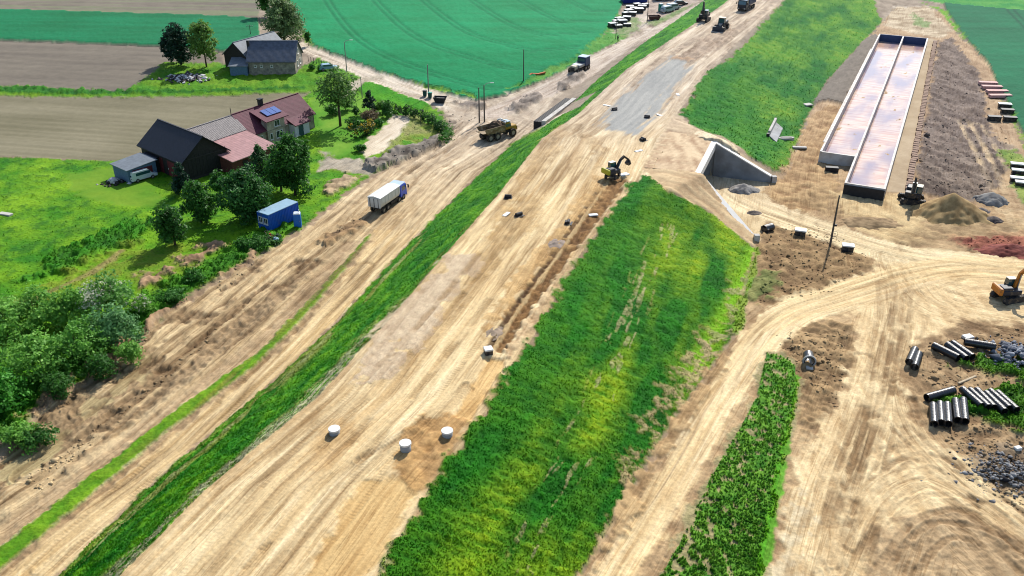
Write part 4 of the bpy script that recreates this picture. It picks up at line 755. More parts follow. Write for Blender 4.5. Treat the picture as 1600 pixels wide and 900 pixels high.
ROOF_NAVY = rmat('dark_sheet_roof', c8(26, 30, 46), .2, 1.6); ROOF_TILE = rmat('worn_grey_tiles', c8(150, 142, 138), .55, 1.1, .6, .8, 5.5); ROOF_PINK = rmat('faded_pink_roofing', c8(168, 124, 122), .14, .5, .2)
ROOF_PURP = rmat('purple_metal_tiles', c8(102, 48, 62), .14, 1.4, .5, .7); ROOF_SLATE = rmat('grey_slates', c8(92, 98, 112), .3, 1.2, .5); ROOF_GREY = rmat('grey_fibre_cement', c8(112, 120, 128), .2, 1.3)
WOOD_DK = mat('tarred_boards', c8(52, 48, 44), .9, 0, .35, 3, .3, 12); BRICK = mat('old_brick', c8(112, 64, 54), .9, 0, .35, 5, .3, 20); RENDER = mat('cream_render', c8(188, 176, 156), .9, 0, .12, 2, dirt=c8(140, 128, 112)); STONEW = mat('old_plaster', c8(164, 154, 140), .95, 0, .3, 2, .3, 10, dirt=c8(110, 104, 96))
RED_DR = mat('red_boards', c8(116, 48, 48), .8, 0, .25, 4); BLUEW = mat('blue_boards', c8(96, 124, 148), .8, 0, .2, 3); WHITE = mat('white_paint', c8(232, 230, 224), .5, 0, .06); GLASS = mat('window_glass', (.02, .03, .04), .06, 0, .3, spec=.8); SOLAR = mat('solar_panel', c8(56, 98, 170), .18, .1, .2, 3, spec=.9)
TEALD = mat('teal_door', c8(54, 92, 88), .6); CONC = mat('concrete', c8(206, 202, 194), .85, 0, .14, 1.2, .25, 8, dirt=c8(166, 158, 146)); CONC_D = mat('shaded_concrete', c8(176, 178, 178), .85, 0, .16, .8, .25, 8, dirt=c8(140, 140, 138)); CONC_L = mat('pale_concrete', c8(238, 234, 226), .85, 0, .07, 1.2); CONC_W = mat('wing_concrete_shaded', c8(150, 154, 158), .85, 0, .16, .8, .25, 8, dirt=c8(124, 124, 124)); BITUM = mat('bitumen', c8(40, 40, 44), .6, 0, .4, 2)  # wing wall concrete is greyed down, its shade put into the colour
GUT = mat('gutter', c8(120, 112, 108), .6, 0, .2, 3)
def gable(name, label, cat, loc, rz, L, w, he, hr, wm, rm, ov=.35, group=None, th=.14, wall2=None):
    """a pitched building: ridge along local x from 0 to L, width 2w, its base at z=0"""
    t = thing(name, label, cat, loc, rz, group)
    m = MB(); a = [Vector((0, y, z)) for y, z in ((-w, -.5), (w, -.5), (w, he), (0, hr), (-w, he))]; m.poly(a, (L, 0, 0)); m.build('wall', wm, t)
    m = MB(); s = (hr - he) / w
    for sg in (-1, 1):
        m.poly([(-ov, 0, hr + .03), (L + ov, 0, hr + .03), (L + ov, sg * (w + ov), he - s * ov + .03), (-ov, sg * (w + ov), he - s * ov + .03)], (0, 0, th))
    m.box((L / 2, 0, hr + .03 + th), (L + 2 * ov, .28, .1)); m.build('roof', rm, t)
    m = MB(); m.cyl((-ov, -(w + ov + .06), he - s * ov - .06), (L + ov, -(w + ov + .06), he - s * ov - .06), .07, n=8); m.cyl((L - .1, -(w + .08), he - s * ov - .1), (L - .1, -(w + .08), .1), .05, n=8); m.build('gutter', GUT, t); return t
def window(t, c, w, h, nrm, bars=1, name='window'):
    """frame with sill; nrm is 'x-','x+','y-','y+'"""
    ax = nrm[0] == 'x'; sg = 1 if nrm[1] == '+' else -1; m = MB()
    def B(dx, dz, ww, hh, dep, off): 
        cc = Vector(c) + (Vector((sg * off, dx, dz)) if ax else Vector((dx, sg * off, dz))); m.box(cc, (dep, ww, hh) if ax else (ww, dep, hh))
    for s in (-1, 1): B(s * w / 2, 0, .1, h + .1, .08, .03); B(0, s * h / 2, w - .1, .1, .08, .03)
    for k in range(bars): B((k + 1) * w / (bars + 1) - w / 2, 0, .06, h - .1, .06, .03)
    f = m.build(name, WHITE, t); m = MB(); B(0, 0, w - .04, h - .04, .02, .012); m.build('pane', GLASS, f)
    m = MB(); B(0, -h / 2 - .1, w + .2, .06, .2, .08); m.build('sill', WHITE, f); return f
AXA = R(56.3); ax_ = Vector((math.cos(AXA), math.sin(AXA), 0)); nx_ = Vector((math.sin(AXA), -math.cos(AXA), 0)); FO = Vector((-57.5, 150.6, 0))
# farmhouse: local x along the ridge, local -y towards the road
fh = gable('farmhouse', 'cream farmhouse with purple metal roof, dormer bay and chimney', 'house', FO + ax_ * 10.6, AXA, 16.2, 4.0, 3.0, 6.1, RENDER, ROOF_PURP)
m = MB(); m.box((6.0, -3.75, 2.1), (4.4, 1.4, 5.2)); m.build('bay', RENDER, fh)
m = MB(); m.poly([(3.4, -4.9, 4.62), (9.0, -4.9, 4.62), (9.0, -.6, 5.95), (3.4, -.6, 5.95)], .14); m.build('bay_roof', ROOF_PURP, fh)
window(fh, (6.3, -4.45, 3.7), 1.3, 1.1, 'y-'); window(fh, (6.6, -4.45, 1.5), 1.6, 1.3, 'y-'); window(fh, (4.6, -4.45, 1.5), .6, 1.1, 'y-', 0); window(fh, (2.2, -4.0, 1.5), 1.4, 1.2, 'y-'); window(fh, (16.2, -1.5, 1.6), 1.2, 1.2, 'x+'); window(fh, (16.2, 1.5, 1.6), 1.2, 1.2, 'x+')
m = MB(); m.poly([(9.4, -3.2, 3.65), (13.6, -3.2, 3.65), (13.6, -6.0, 2.5), (9.4, -6.0, 2.5)], .14); m.build('porch_roof', ROOF_PURP, fh)
m = MB(); m.box((11.5, -4.75, 1.0), (3.8, 1.5, 2.9)); m.build('porch', WHITE, fh)
m = MB(); m.box((11.2, -5.53, 1.05), (1.2, .06, 2.1)); dr = m.build('door', TEALD, fh); m = MB(); m.box((11.65, -5.6, 1.05), (.05, .1, .15)); m.build('handle', WHITE, dr)
m = MB(); m.box((6.9, .15, 6.6), (.8, .7, 1.5)); m.box((6.9, .15, 7.4), (1.0, .9, .15)); m.build('chimney', BITUM, fh)
m = MB(); m.cyl((-.2, .2, 5.8), (-.2, .2, 7.5), .07, .06, 8); m.build('flue_pipe', BITUM, fh)
for k in range(3):
    f = MB(); s = .31; x0 = 5.0 + k * 1.25
    f.poly([(x0, -3.6, 4.62 + 1.3 * s + .22), (x0 + 1.15, -3.6, 4.62 + 1.3 * s + .22), (x0 + 1.15, -1.6, 4.62 + 3.3 * s + .24), (x0, -1.6, 4.62 + 3.3 * s + .24)], .06); f.build('solar_panel', SOLAR, fh)
# stable with worn tiles, and the low wing in front of it
st = gable('stable', 'long stable under worn grey tiles between barn and farmhouse', 'farm building', FO, AXA, 10.4, 3.1, 3.9, 6.0, BRICK, ROOF_TILE, ov=.2)
wg = thing('farm_wing', 'low brick wing under a faded pink lean to roof', 'farm building', FO + nx_ * 3.2, AXA)
m = MB(); a = [(0.3, 0, -.5), (.3, -7.6, -.5), (.3, -7.6, 2.35), (.3, 0, 3.6)]; m.poly(a, (9.8, 0, 0)); m.build('wall', BRICK, wg)
m = MB(); m.poly([(0, .15, 3.85), (10.4, .15, 3.85), (10.4, -8.2, 2.5), (0, -8.2, 2.5)], .14); m.build('roof', ROOF_PINK, wg)
m = MB(); m.box((3.2, -7.64, .9), (1.1, .06, 1.9)); dr = m.build('door', WOOD_DK, wg); m = MB(); m.box((3.6, -7.69, .9), (.05, .06, .2)); m.build('handle', WHITE, dr)
window(wg, (6.6, -7.6, 1.3), 1.2, .8, 'y-')
# black barn
BA = R(139); A0 = Vector((-55.5, 141.2, 0)); gdir = Vector((math.cos(BA - R(90)), math.sin(BA - R(90)), 0))
bn = gable('barn', 'large black timber barn with dark navy roof', 'barn', A0 + gdir * 4.3, BA, 13.6, 4.3, 3.7, 7.0, WOOD_DK, ROOF_NAVY, ov=.5)
m = MB()
for k in range(12): m.box((-.03, -4.0 + k * .72, 2.2), (.06, .05, 4.2))
m.box((-.04, 0, 3.75), (.07, 8.4, .16)); m.box((-.03, 0, .1), (.1, 8.6, .6)); m.build('board_batten', mat('batten_wood', c8(64, 60, 54), .9), bn)
m = MB(); m.box((8.0, 4.33, 1.4), (2.8, .08, 2.7)); dr = m.build('door', RED_DR, bn); m = MB(); m.box((9.2, 4.4, 1.3), (.06, .08, .3)); m.build('handle', WHITE, dr)
m = MB(); m.box((3.6, 4.33, 1.4), (2.8, .08, 2.7)); dr = m.build('door', RED_DR, bn); m = MB(); m.box((4.8, 4.4, 1.3), (.06, .08, .3)); m.build('handle', WHITE, dr)
# sheds by the barn
def shed(loc, rz, L, D, h0, h1, label, wm, rm, door=None):
    t = thing('shed', label, 'shed', loc, rz); m = MB(); m.poly([(-L / 2, -D / 2, -.4), (-L / 2, D / 2, -.4), (-L / 2, D / 2, h1), (-L / 2, -D / 2, h0)], (L, 0, 0)); m.build('wall', wm, t)
    m = MB(); s = (h1 - h0) / D; m.poly([(-L / 2 - .3, -D / 2 - .3, h0 - .3 * s + .12), (L / 2 + .3, -D / 2 - .3, h0 - .3 * s + .12), (L / 2 + .3, D / 2 + .3, h1 + .3 * s + .12), (-L / 2 - .3, D / 2 + .3, h1 + .3 * s + .12)], .1); m.build('roof', rm, t)
    if door: m = MB(); m.box((L / 2 + .04, 0, 1.05), (.08, D * .7, 2.0)); d = m.build('door', door, t); m = MB(); m.box((L / 2 + .1, D * .25, 1.05), (.06, .06, .25)); m.build('handle', WHITE, d)
    return t
shed((-65.0, 144.3, 0), R(-40), 5.0, 5.2, 2.3, 2.7, 'small pale walled shed with grey sheet roof and red doors', BLUEW, ROOF_GREY, RED_DR)
shed((-62.0, 148.2, 0), R(-40), 3.6, 4.6, 2.6, 3.0, 'dark lean to shed tucked between barn and grey roofed shed', WOOD_DK, ROOF_NAVY)
# old farmhouse further back
ob = G3(390, 117); oh = float(height(ob.x, ob.y)); zr = zat(-56, ob.y + 4.1, 64.5) - oh
of = gable('farmhouse', 'old plastered farmhouse with grey slate roof and blank side wall', 'house', (ob.x, ob.y + 4.1, oh), 0, 10.8, 4.1, zat(-56, ob.y, 95) - oh, zr, STONEW, ROOF_SLATE)
window(of, (10.8, -1.2, 2.0), .9, 1.2, 'x+'); window(of, (10.8, 1.3, 2.0), .9, 1.2, 'x+'); window(of, (10.8, 0, 4.6), .9, 1.2, 'x+')
for x in (1.6, 3.0, 5.4): window(of, (x, -4.1, 2.0), .5, .5, 'y-', 0)
m = MB(); m.box((-.3, -1.0, zr - 1.2), (.55, .55, 3.2)); m.build('chimney', BITUM, of)
ob2 = G3(353, 105); 
shed((ob.x - 2.2, ob.y + 1.0, oh), 0, 4.0, 3.4, 2.2, 3.2, 'blue boarded lean to shed at the left end of the old farmhouse', BLUEW, ROOF_GREY)
bg = G3(390, 113); v = Vector((bg.x - ob2.x, bg.y - ob2.y, 0)); ang = math.atan2(v.y, v.x); gw2 = v.length / 2
ob_ = gable('barn', 'old dark barn with weathered grey roof behind the old farmhouse', 'barn', (ob2.x + v.x / 2, ob2.y + v.y / 2, oh), ang + R(90), 13.0, gw2, zat(ob2.x, ob2.y, 84) - oh, zat(ob2.x + v.x / 2, ob2.y + v.y / 2, 67) - oh, WOOD_DK, ROOF_GREY)
m = MB(); m.box((-.05, 0, 1.4), (.1, 2.6, 2.8)); dr = m.build('door', mat('weathered_door', c8(70, 60, 54), .9), ob_); m = MB(); m.box((-.12, .9, 1.3), (.06, .06, .3)); m.build('handle', WHITE, dr)
# ================================================================= UNDERPASS
def P3(p, z): return Vector((p[0], p[1], z))
up = thing('underpass', 'concrete underpass mouth with white edge beam and splayed wing walls', 'underpass', P3((PA + PB) / 2, 0)); upo = up.location.copy()
def loc3(p, z): return P3(p, z) - upo
BT, BB = 5.95, 4.75
m = MB(); a, b = PA - AX * .5, PB + AX * .5
m.poly([loc3(q, BT) for q in (a, b, b - NX * .9, a - NX * .9)], BT - BB); m.build('edge_beam', CONC_L, up)
m = MB()
for p, sg in ((PA, -1), (PB, 1)):
    q0, q1 = p, p + AX * sg * .7; m.poly([loc3(q, BB + .01) for q in (q0, q1, q1 - NX * (BARREL + 1), q0 - NX * (BARREL + 1))], BB + .6)
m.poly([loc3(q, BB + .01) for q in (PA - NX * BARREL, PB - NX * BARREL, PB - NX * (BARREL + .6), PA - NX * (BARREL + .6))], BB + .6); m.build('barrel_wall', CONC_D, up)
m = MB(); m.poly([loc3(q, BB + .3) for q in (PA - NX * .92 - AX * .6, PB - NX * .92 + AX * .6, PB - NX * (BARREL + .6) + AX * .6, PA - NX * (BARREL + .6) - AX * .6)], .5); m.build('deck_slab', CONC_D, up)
for p, e, h1, h0_ in ((PA, PD, .35, BB + .75), (PB, PC, 1.1, BB + 1.15)):
    d = (e - p) / np.linalg.norm(e - p); w = np.array([d[1], -d[0]]) * .42
    m = MB(); prof = [(p, -.6), (e, -.6), (e, h1), (p, h0_)]
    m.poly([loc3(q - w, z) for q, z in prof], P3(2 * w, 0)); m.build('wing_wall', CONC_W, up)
    m = MB(); m.poly([loc3(p - w * 1.15, h0_ + .07), loc3(e - w * 1.15, h1 + .07), loc3(e + w * 1.15, h1 + .07), loc3(p + w * 1.15, h0_ + .07)], .18); m.build('coping', CONC_L, up)
    m = MB(); m.box(loc3(e + d * .5, .5), (.8, .8, 1.3), bev=.05); m.build('end_block', CONC, up)
# fill over the barrel, continuing the road bed
gxn, gyn = 16, 30; uu, vv = np.meshgrid(np.linspace(.9, BARREL + 1.6, gxn), np.linspace(-1.5, np.linalg.norm(PB - PA) + 1.5, gyn))
fx = PA[0] - NX[0] * uu + AX[0] * vv; fy = PA[1] - NX[1] * uu + AX[1] * vv; fzv = height(fx, fy, False) * 0 + ZC - np.clip(1 - (uu - .9) / 3, 0, 1) * .45 + (fbm(fx, fy, .8, o=3) - .5) * .25 + .06
fid = np.arange(gxn * gyn).reshape(gyn, gxn); fq = np.stack([fid[:-1, :-1], fid[:-1, 1:], fid[1:, 1:], fid[1:, :-1]], -1).reshape(-1, 4)[:, ::-1]
nn_ = fbm(fx, fy, .7, 3, 3, 121).ravel(); fo = mesh_np('bare_slope', np.stack([fx.ravel(), fy.ravel(), fzv.ravel()], 1), fq, bpy.data.materials['bare_sand'], None, True, mixc(con(nn_), c8(176, 144, 112), c8(230, 204, 166))); fo['kind'] = 'structure'
# far mouth of the underpass seen from behind
q0, q1 = G(850, 194), G(900, 158); q0, q1 = np.array([6.6, 167.5]), np.array([13.6, 183.2]); dq = (q1 - q0) / np.linalg.norm(q1 - q0); nq = np.array([-dq[1], dq[0]])
rw_ = thing('retaining_wall', 'long concrete edge beam with black membrane at the left underpass mouth', 'retaining wall', P3((q0 + q1) / 2, 0)); ro = rw_.location.copy()
m = MB(); m.poly([P3(q, 2.3) - ro for q in (q0, q1, q1 + nq * .9, q0 + nq * .9)], 2.8); m.build('edge_beam', CONC, rw_)
m = MB(); m.poly([P3(q, 2.0) - ro for q in (q0 + nq * .92, q1 + nq * .92, q1 + nq * 2.6, q0 + nq * 2.6)], 2.4)
for k in range(5): 
    a = q0 + nq * (1.1 + k * .34); b = q1 + nq * (1.1 + k * .34); m.bars([P3(a, 2.03) - ro, P3(b, 2.03) - ro], .08, .1)
m.build('membrane', BITUM, rw_)
# spillway on the far slope
def sp(px, py): return G3(px, py)
s0, s1 = sp(1201, 213), sp(1211, 193); sd_ = (s1 - s0).normalized(); c0 = (s0 + s1) / 2; ag = math.atan2(sd_.y, sd_.x)
sw = thing('spillway_headwall', 'small white concrete headwall set in the far grass slope above a pipe outlet', 'headwall', c0, ag); dn = (sp(1228, 222) - c0); dn = Vector((dn.x * math.cos(-ag) - dn.y * math.sin(-ag), dn.x * math.sin(-ag) + dn.y * math.cos(-ag), dn.z))
m = MB(); m.box((0, 0, .35), ((s1 - s0).length, .45, 1.5), bev=.04); m.build('wall', CONC, sw); u_ = Vector(((s1 - s0).length / 2 + .2, 0, .32))
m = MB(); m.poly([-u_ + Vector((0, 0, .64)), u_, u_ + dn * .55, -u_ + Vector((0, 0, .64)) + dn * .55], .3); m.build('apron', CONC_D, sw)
m = MB(); m.box((u_.x + .5, .1, .2), (.8, .5, 1.3)); m.build('membrane', BITUM, sw); m = MB(); m.box((-u_.x - .5, .1, .2), (.6, .5, 1.2)); m.build('membrane', BITUM, sw)
cg = sp(1228, 218); pg = thing('pipe_outlet', 'oval concrete collar with dark pipe grate below the white headwall', 'pipe outlet', cg, ag - R(60))
m = MB(); n_ = 24; prof = [(1.6 * math.cos(2 * math.pi * i / n_), .62 * math.sin(2 * math.pi * i / n_)) for i in range(n_)]
m.poly([(x, y, .42) for x, y in prof], .6); m.build('collar', CONC, pg); m = MB(); m.poly([(x * .72, y * .66, .47) for x, y in prof], .2); m.build('grate', BITUM, pg)
for px, py, lx, ly, rz, lab in ((1249, 232, 2.6, .8, -.1, 'white concrete plank lying below the far slope by the tank'), (1262, 165, 1.8, 1.4, .4, 'small white slab at the toe of the far slope near the gravel bank')):
    t = thing('concrete_slab', lab, 'slab', sp(px, py), rz); m = MB(); m.box((0, 0, .2), (lx, ly, .3), bev=.04); m.build('slab', CONC, t)
# ================================================================= TANK
TA = R(64.48); tu = Vector((math.cos(TA), math.sin(TA), 0)); tv = Vector((-math.sin(TA), math.cos(TA), 0))      # along / to the left
T0 = Vector((*W(1382, 295, 2.0), 0)); TL = 118.0; TW = 6.0; TH2 = 2.0
tk = thing('settling_tank', 'long twin concrete basin holding shallow rusty water', 'tank', T0, TA)   # local x along, y to the left
PAINTW = mat('tank_rim', c8(222, 216, 210), .7, 0, .1, 1.0, dirt=c8(180, 166, 152))
SHADEW = mat('shaded_far_wall', c8(70, 86, 128), .6, 0, .15, .8)  # navy tone paints the backlit shade onto the far end walls
LN = 14.0                                                         # the left chamber starts later
def wall(m, a, b, th=.35, z0=-1.2, z1=TH2):
    a, b = Vector((*a, 0)), Vector((*b, 0)); d = (b - a).normalized(); n = Vector((-d.y, d.x, 0)) * th / 2
    m.poly([a - n + Vector((0, 0, z1)), b - n + Vector((0, 0, z1)), b + n + Vector((0, 0, z1)), a + n + Vector((0, 0, z1))], z1 - z0)
m = MB(); wall(m, (0, 0), (TL, 0)); m.build('side_wall', PAINTW, tk)
m = MB(); wall(m, (LN, 2 * TW), (TL, 2 * TW)); m.build('side_wall', PAINTW, tk)
m = MB(); wall(m, (.0, TW), (TL - .2, TW)); m.build('dividing_wall', PAINTW, tk)
for a, b, nm in (((.18, .18), (.18, TW - .18), 'end_wall'), ((LN, TW + .18), (LN, 2 * TW - .18), 'end_wall'), ((TL - .18, .18), (TL - .18, TW - .18), 'end_wall'), ((TL - .18, TW + .18), (TL - .18, 2 * TW - .18), 'end_wall')):
    m = MB(); wall(m, a, b, z1=TH2 - .01); m.build(nm, SHADEW if a[0] > 50 else PAINTW, tk)
m = MB(); m.box((-.2, TW / 2, .2), (.04, TW + .3, TH2 * 2 - .9)); m.build('end_shade_sheet', BITUM, tk)  # dark sheet standing in for the shade on the near end face
# floor seen through and between the puddles
def basin_mat():
    mt = bpy.data.materials.new('basin_floor'); mt.use_nodes = True; n = mt.node_tree.nodes; l = mt.node_tree.links; b = n['Principled BSDF']
    tc = n.new('ShaderNodeTexCoord'); mp = n.new('ShaderNodeMapping'); mp.inputs['Scale'].default_value = (.6, .09, 1); l.new(tc.outputs['Object'], mp.inputs['Vector'])
    st_ = n.new('ShaderNodeTexNoise'); st_.inputs['Scale'].default_value = 2.4; st_.inputs['Detail'].default_value = 5; l.new(mp.outputs[0], st_.inputs['Vector'])
    r1 = n.new('ShaderNodeValToRGB'); e = r1.color_ramp.elements; e[0].position = .28; e[0].color = (*c8(190, 132, 112), 1); e[1].position = .6; e[1].color = (*c8(226, 198, 176), 1); l.new(st_.outputs['Fac'], r1.inputs['Fac'])
    nz = n.new('ShaderNodeTexNoise'); nz.inputs['Scale'].default_value = 1.0; nz.inputs['Detail'].default_value = 3; nz.inputs['Roughness'].default_value = .4; mp2 = n.new('ShaderNodeMapping'); mp2.inputs['Scale'].default_value = (.07, .22, 1); l.new(tc.outputs['Object'], mp2.inputs['Vector']); l.new(mp2.outputs[0], nz.inputs['Vector'])
    mr = n.new('ShaderNodeMapRange'); mr.inputs['From Min'].default_value = .42; mr.inputs['From Max'].default_value = .62; l.new(nz.outputs['Fac'], mr.inputs['Value'])
    ed = n.new('ShaderNodeMapRange'); ed.inputs['From Min'].default_value = .51; ed.inputs['From Max'].default_value = .535; l.new(nz.outputs['Fac'], ed.inputs['Value'])
    mx = n.new('ShaderNodeMix'); mx.data_type = 'RGBA'; l.new(mr.outputs[0], mx.inputs['Factor']); l.new(r1.outputs[0], mx.inputs['A']); mx.inputs['B'].default_value = (*c8(158, 142, 156), 1)  # lavender puddle tone paints reflected sky into the base colour
    l.new(mx.outputs['Result'], b.inputs['Base Color']); rr_ = n.new('ShaderNodeMapRange'); rr_.inputs['To Min'].default_value = .15; rr_.inputs['To Max'].default_value = .07; l.new(ed.outputs[0], rr_.inputs['Value']); l.new(rr_.outputs[0], b.inputs['Roughness'])
    b.inputs['Specular IOR Level'].default_value = .4; return mt
BF = basin_mat()
m = MB(); m.poly([(.2, .18, .1), (TL - .3, .18, .1), (TL - .3, TW - .18, .1), (.2, TW - .18, .1)], .3); m.build('basin_floor', BF, tk)
m = MB(); m.poly([(LN + .2, TW + .18, .1), (TL - .3, TW + .18, .1), (TL - .3, 2 * TW - .18, .1), (LN + .2, 2 * TW - .18, .1)], .3); m.build('basin_floor', BF, tk)
m = MB(); m.box((LN / 2 + 40 + LN, 2 * TW + .45, TH2 - .5), (80, .25, .12)); m.build('handrail_channel', PAINTW, tk)
KERB = mat('kerb_block', c8(160, 132, 112), .9, 0, .2, 3); kb = None
ka, kz = G(1419, 296), G(1461, 66)
for k in range(96):                                               # loose blocks along the path's far edge
    p = ka + (kz - ka) * k / 95 + np.random.default_rng(k).normal(0, .07, 2)
    if kb is None: m = MB(); m.box((0, 0, .15), (.95, 1.0, .5), bev=.05); kb = m.build('kerb_block', KERB); o = kb
    else: o = kb.copy(); COL.objects.link(o)
    o.location = (p[0], p[1], float(height(p[0], p[1]))); o.rotation_euler = (0, 0, TA + random.uniform(-.1, .1)); tag(o, 'small beige block in the long row edging the tank path', 'kerb block', 'blocks edging the tank path')

# ================================================================= POLES
POLE = mat('weathered_pole', c8(96, 88, 82), .9, 0, .25, 3); PCON = mat('concrete_pole', c8(150, 146, 138), .85, 0, .15, 3); STEEL = mat('galvanised', c8(170, 174, 176), .45, .6, .1, 4); DARK = mat('dark_steel', c8(44, 46, 52), .6, .2, .3, 4, dirt=c8(120, 104, 84), dirt_amt=.4)
def pole(px, py, h, label, r=.14, lamp=0, arms=0, m_=None, name='utility_pole', guard=False, box=False, z=None):
    p = G3(px, py); t = thing(name, label, 'pole', p); m = MB(); m.cyl((0, 0, -.4), (0, 0, h), r, r * .62, 10); m.build('pole', m_ or PCON, t)
    if lamp:
        m = MB(); m.bars([(0, 0, h - .1), (.5 * lamp, 0, h + .35), (1.3 * lamp, 0, h + .5)], .08, .08); m.build('lamp_arm', STEEL, t); m = MB(); m.box((1.6 * lamp, 0, h + .5), (.8, .26, .14), bev=.04, taper=(.8, .7)); m.build('lamp_head', WHITE, t)
    for k in range(arms):
        m = MB(); m.box((0, 0, h - .3 - k * .7), (1.8, .1, .12)); ca = m.build('crossarm', m_ or PCON, t); m = MB()
        for x in (-.8, -.3, .3, .8): m.cyl((x, 0, h - .25 - k * .7), (x, 0, h - .05 - k * .7), .05, .04, 6)
        m.build('insulator', WHITE, ca)
    if box: m = MB(); m.box((.2, -.1, 3.2), (.35, .2, .3)); m.build('junction_box', DARK, t)
    return t
pl_ = pole(1297, 383, 7.8, 'lone dark wooden pole leaning over the yard road with cable loops', .17, 0, 0, POLE, box=True)
m = MB()
for cx, cz, r in ((.45, 1.7, .42), (.42, .9, .45), (-.55, 1.2, .5)):
    q = [(cx + r * math.cos(a), .12, cz + r * math.sin(a)) for a in np.linspace(0, 6.28, 15)]; m.bars(q, .035, .035)
m.build('cable_loop', DARK, pl_)
pole(749, 192, 7.2, 'left dark pole of the pair behind the yellow dump truck', .16, 0, 0, POLE)
pole(757, 191, 7.6, 'right pole of the pair carrying a street lamp behind the dump truck', .16, 1, 0, POLE, name='street_lamp')
pole(542, 113, 7.0, 'grey street lamp on the lane beside the big crop field', .13, 1, name='street_lamp')
pole(670, 151, 7.0, 'grey concrete pole beside the lane with green boxes at its foot', .15)
pole(566, 153, 4.6, 'short grey pole at the back of the farmhouse garden', .11)
pole(658, 199, 3.4, 'thin short post on the rough grass by the hedge', .06, m_=POLE)
pole(818, 130, 7.6, 'dark pole at the crop edge beside orange mesh', .14, 0, 0, POLE)
pole(1011, 36, 6.6, 'thin pole beside the rusty skip in the far yard', .12, 0, 0, POLE)
pole(962, 62, 6.0, 'thin pole by the walking person on the far road', .10, 0, 0, POLE)
pole(392, 57, 3.0, 'short double armed field pole beyond the old farmhouse', .1, 0, 1, POLE)
fpz = None
for i in range(12):                                               # garden fence posts by the old farmhouse
    p = G3(482 + i * 4.2, 96 + i * 1.35)
    if fpz is None: m = MB(); m.cyl((0, 0, -.2), (0, 0, 1.3), .07, .06, 6); fpz = m.build('fence_post', POLE); o = fpz
    else: o = fpz.copy(); COL.objects.link(o)
    o.location = p; tag(o, 'grey wooden post in the garden fence beside the lane', 'fence post', 'garden fence posts by the old farmhouse')
# ================================================================= PIPES, CHAMBERS, HEAPS
PIPE = mat('black_plastic', (.012, .012, .014), .32, 0, .2, 6, .35, 9, spec=.6, dirt=c8(96, 84, 70), dirt_amt=.15)
pipe0 = None
def pipe(a, b, r, label, group):
    global pipe0
    A, B = G3(*a), G3(*b); L = 4.2; c = (A + B) / 2; d = B - A
    if pipe0 is None:
        m = MB(); m.tube((-L / 2, 0, 0), (L / 2, 0, 0), .40, .34, 22)
        for k in range(13): m.tube((-L / 2 + .15 + k * .325, 0, 0), (-L / 2 + .25 + k * .325, 0, 0), .415, .36, 22)
        pipe0 = m.build('plastic_pipe', PIPE, smooth=False); o = pipe0
    else: o = pipe0.copy(); COL.objects.link(o)
    h = max(float(height(c.x, c.y)), 0); o.location = (c.x, c.y, h + r + .08); o.rotation_euler = (0, 0, math.atan2(d.y, d.x)); s = r / .415; o.scale = (max(d.length, 3.2) / L, s, s)
    tag(o, label, 'pipe', group); return o
def zp(x, y, oy=570): return (1280 + x / 5, oy + y / 5 + 3)
GP1, GP2 = 'black pipes lying upright to the road in the lower stack', 'black pipes lying slanted in the lower right stack'
for x0, y0, x1, y1, lab in ((880, 330, 890, 480, 'leftmost of the five upright black pipes below the slanted ones'), (935, 320, 945, 470, 'second of the five upright black pipes from the left'), (990, 325, 1000, 480, 'middle of the five upright black pipes'), (1055, 295, 1075, 450, 'fourth upright black pipe, after the gap'), (1115, 290, 1130, 460, 'rightmost of the five upright black pipes')):
    pipe(zp(x0, y0), zp(x1, y1), .44, lab, GP1)
for k, (x0, y0, x1, y1) in enumerate(((1115, 210, 1250, 330), (1170, 215, 1310, 345), (1220, 210, 1355, 350), (1290, 235, 1440, 380), (1325, 220, 1475, 355), (1385, 235, 1530, 365))):
    pipe(zp(x0, y0), zp(x1, y1), .42, ('leftmost', 'second from left', 'third from left', 'third from right', 'second from right', 'rightmost')[k] + ' of six slanted black pipes in the lower stack', GP2)
pipe(zp(830, 275), zp(1040, 215), .46, 'single black pipe lying across above the five upright pipes', None)
for a, b, lab in (((740, 745), (695, 845), 'left pipe of the pair beside the sandy road edge'), ((770, 785), (738, 880), 'right pipe of the pair beside the sandy road edge'), ((895, 720), (1065, 805), 'leftmost of three slanted pipes in the upper group'), ((995, 712), (1135, 815), 'middle of three slanted pipes in the upper group'), ((1040, 702), (1180, 800), 'right one of three slanted pipes in the upper group'), ((1125, 685), (1365, 725), 'large pipe lying across behind the upper slanted pipes')):
    pipe(zp(a[0], a[1], 400), zp(b[0], b[1], 400), .46, 'black ' + lab, 'black pipes in the upper group')
WCAP = mat('white_cover', c8(238, 238, 232), .6, 0, .05, 2)
mh0 = None
for px, py, lab in ((523, 677, 'white topped manhole shaft nearest the left slope'), (634, 704, 'white topped manhole shaft standing tallest in the dug sand'), (699, 680, 'white topped manhole shaft nearest the right green slope')):
    p = G3(px, py); p.z = ZC
    t = thing('manhole_shaft', lab, 'manhole', p, 0, 'concrete manhole shafts on the road bed'); h = .42 if px != 634 else .75
    m = MB(); m.tube((0, 0, -.4), (0, 0, h), .48, .36, 26); m.build('shaft_ring', CONC_D, t, True); m = MB(); m.cyl((0, 0, h - .02), (0, 0, h + .14), .54, .53, 28); m.build('cover', WCAP, t)
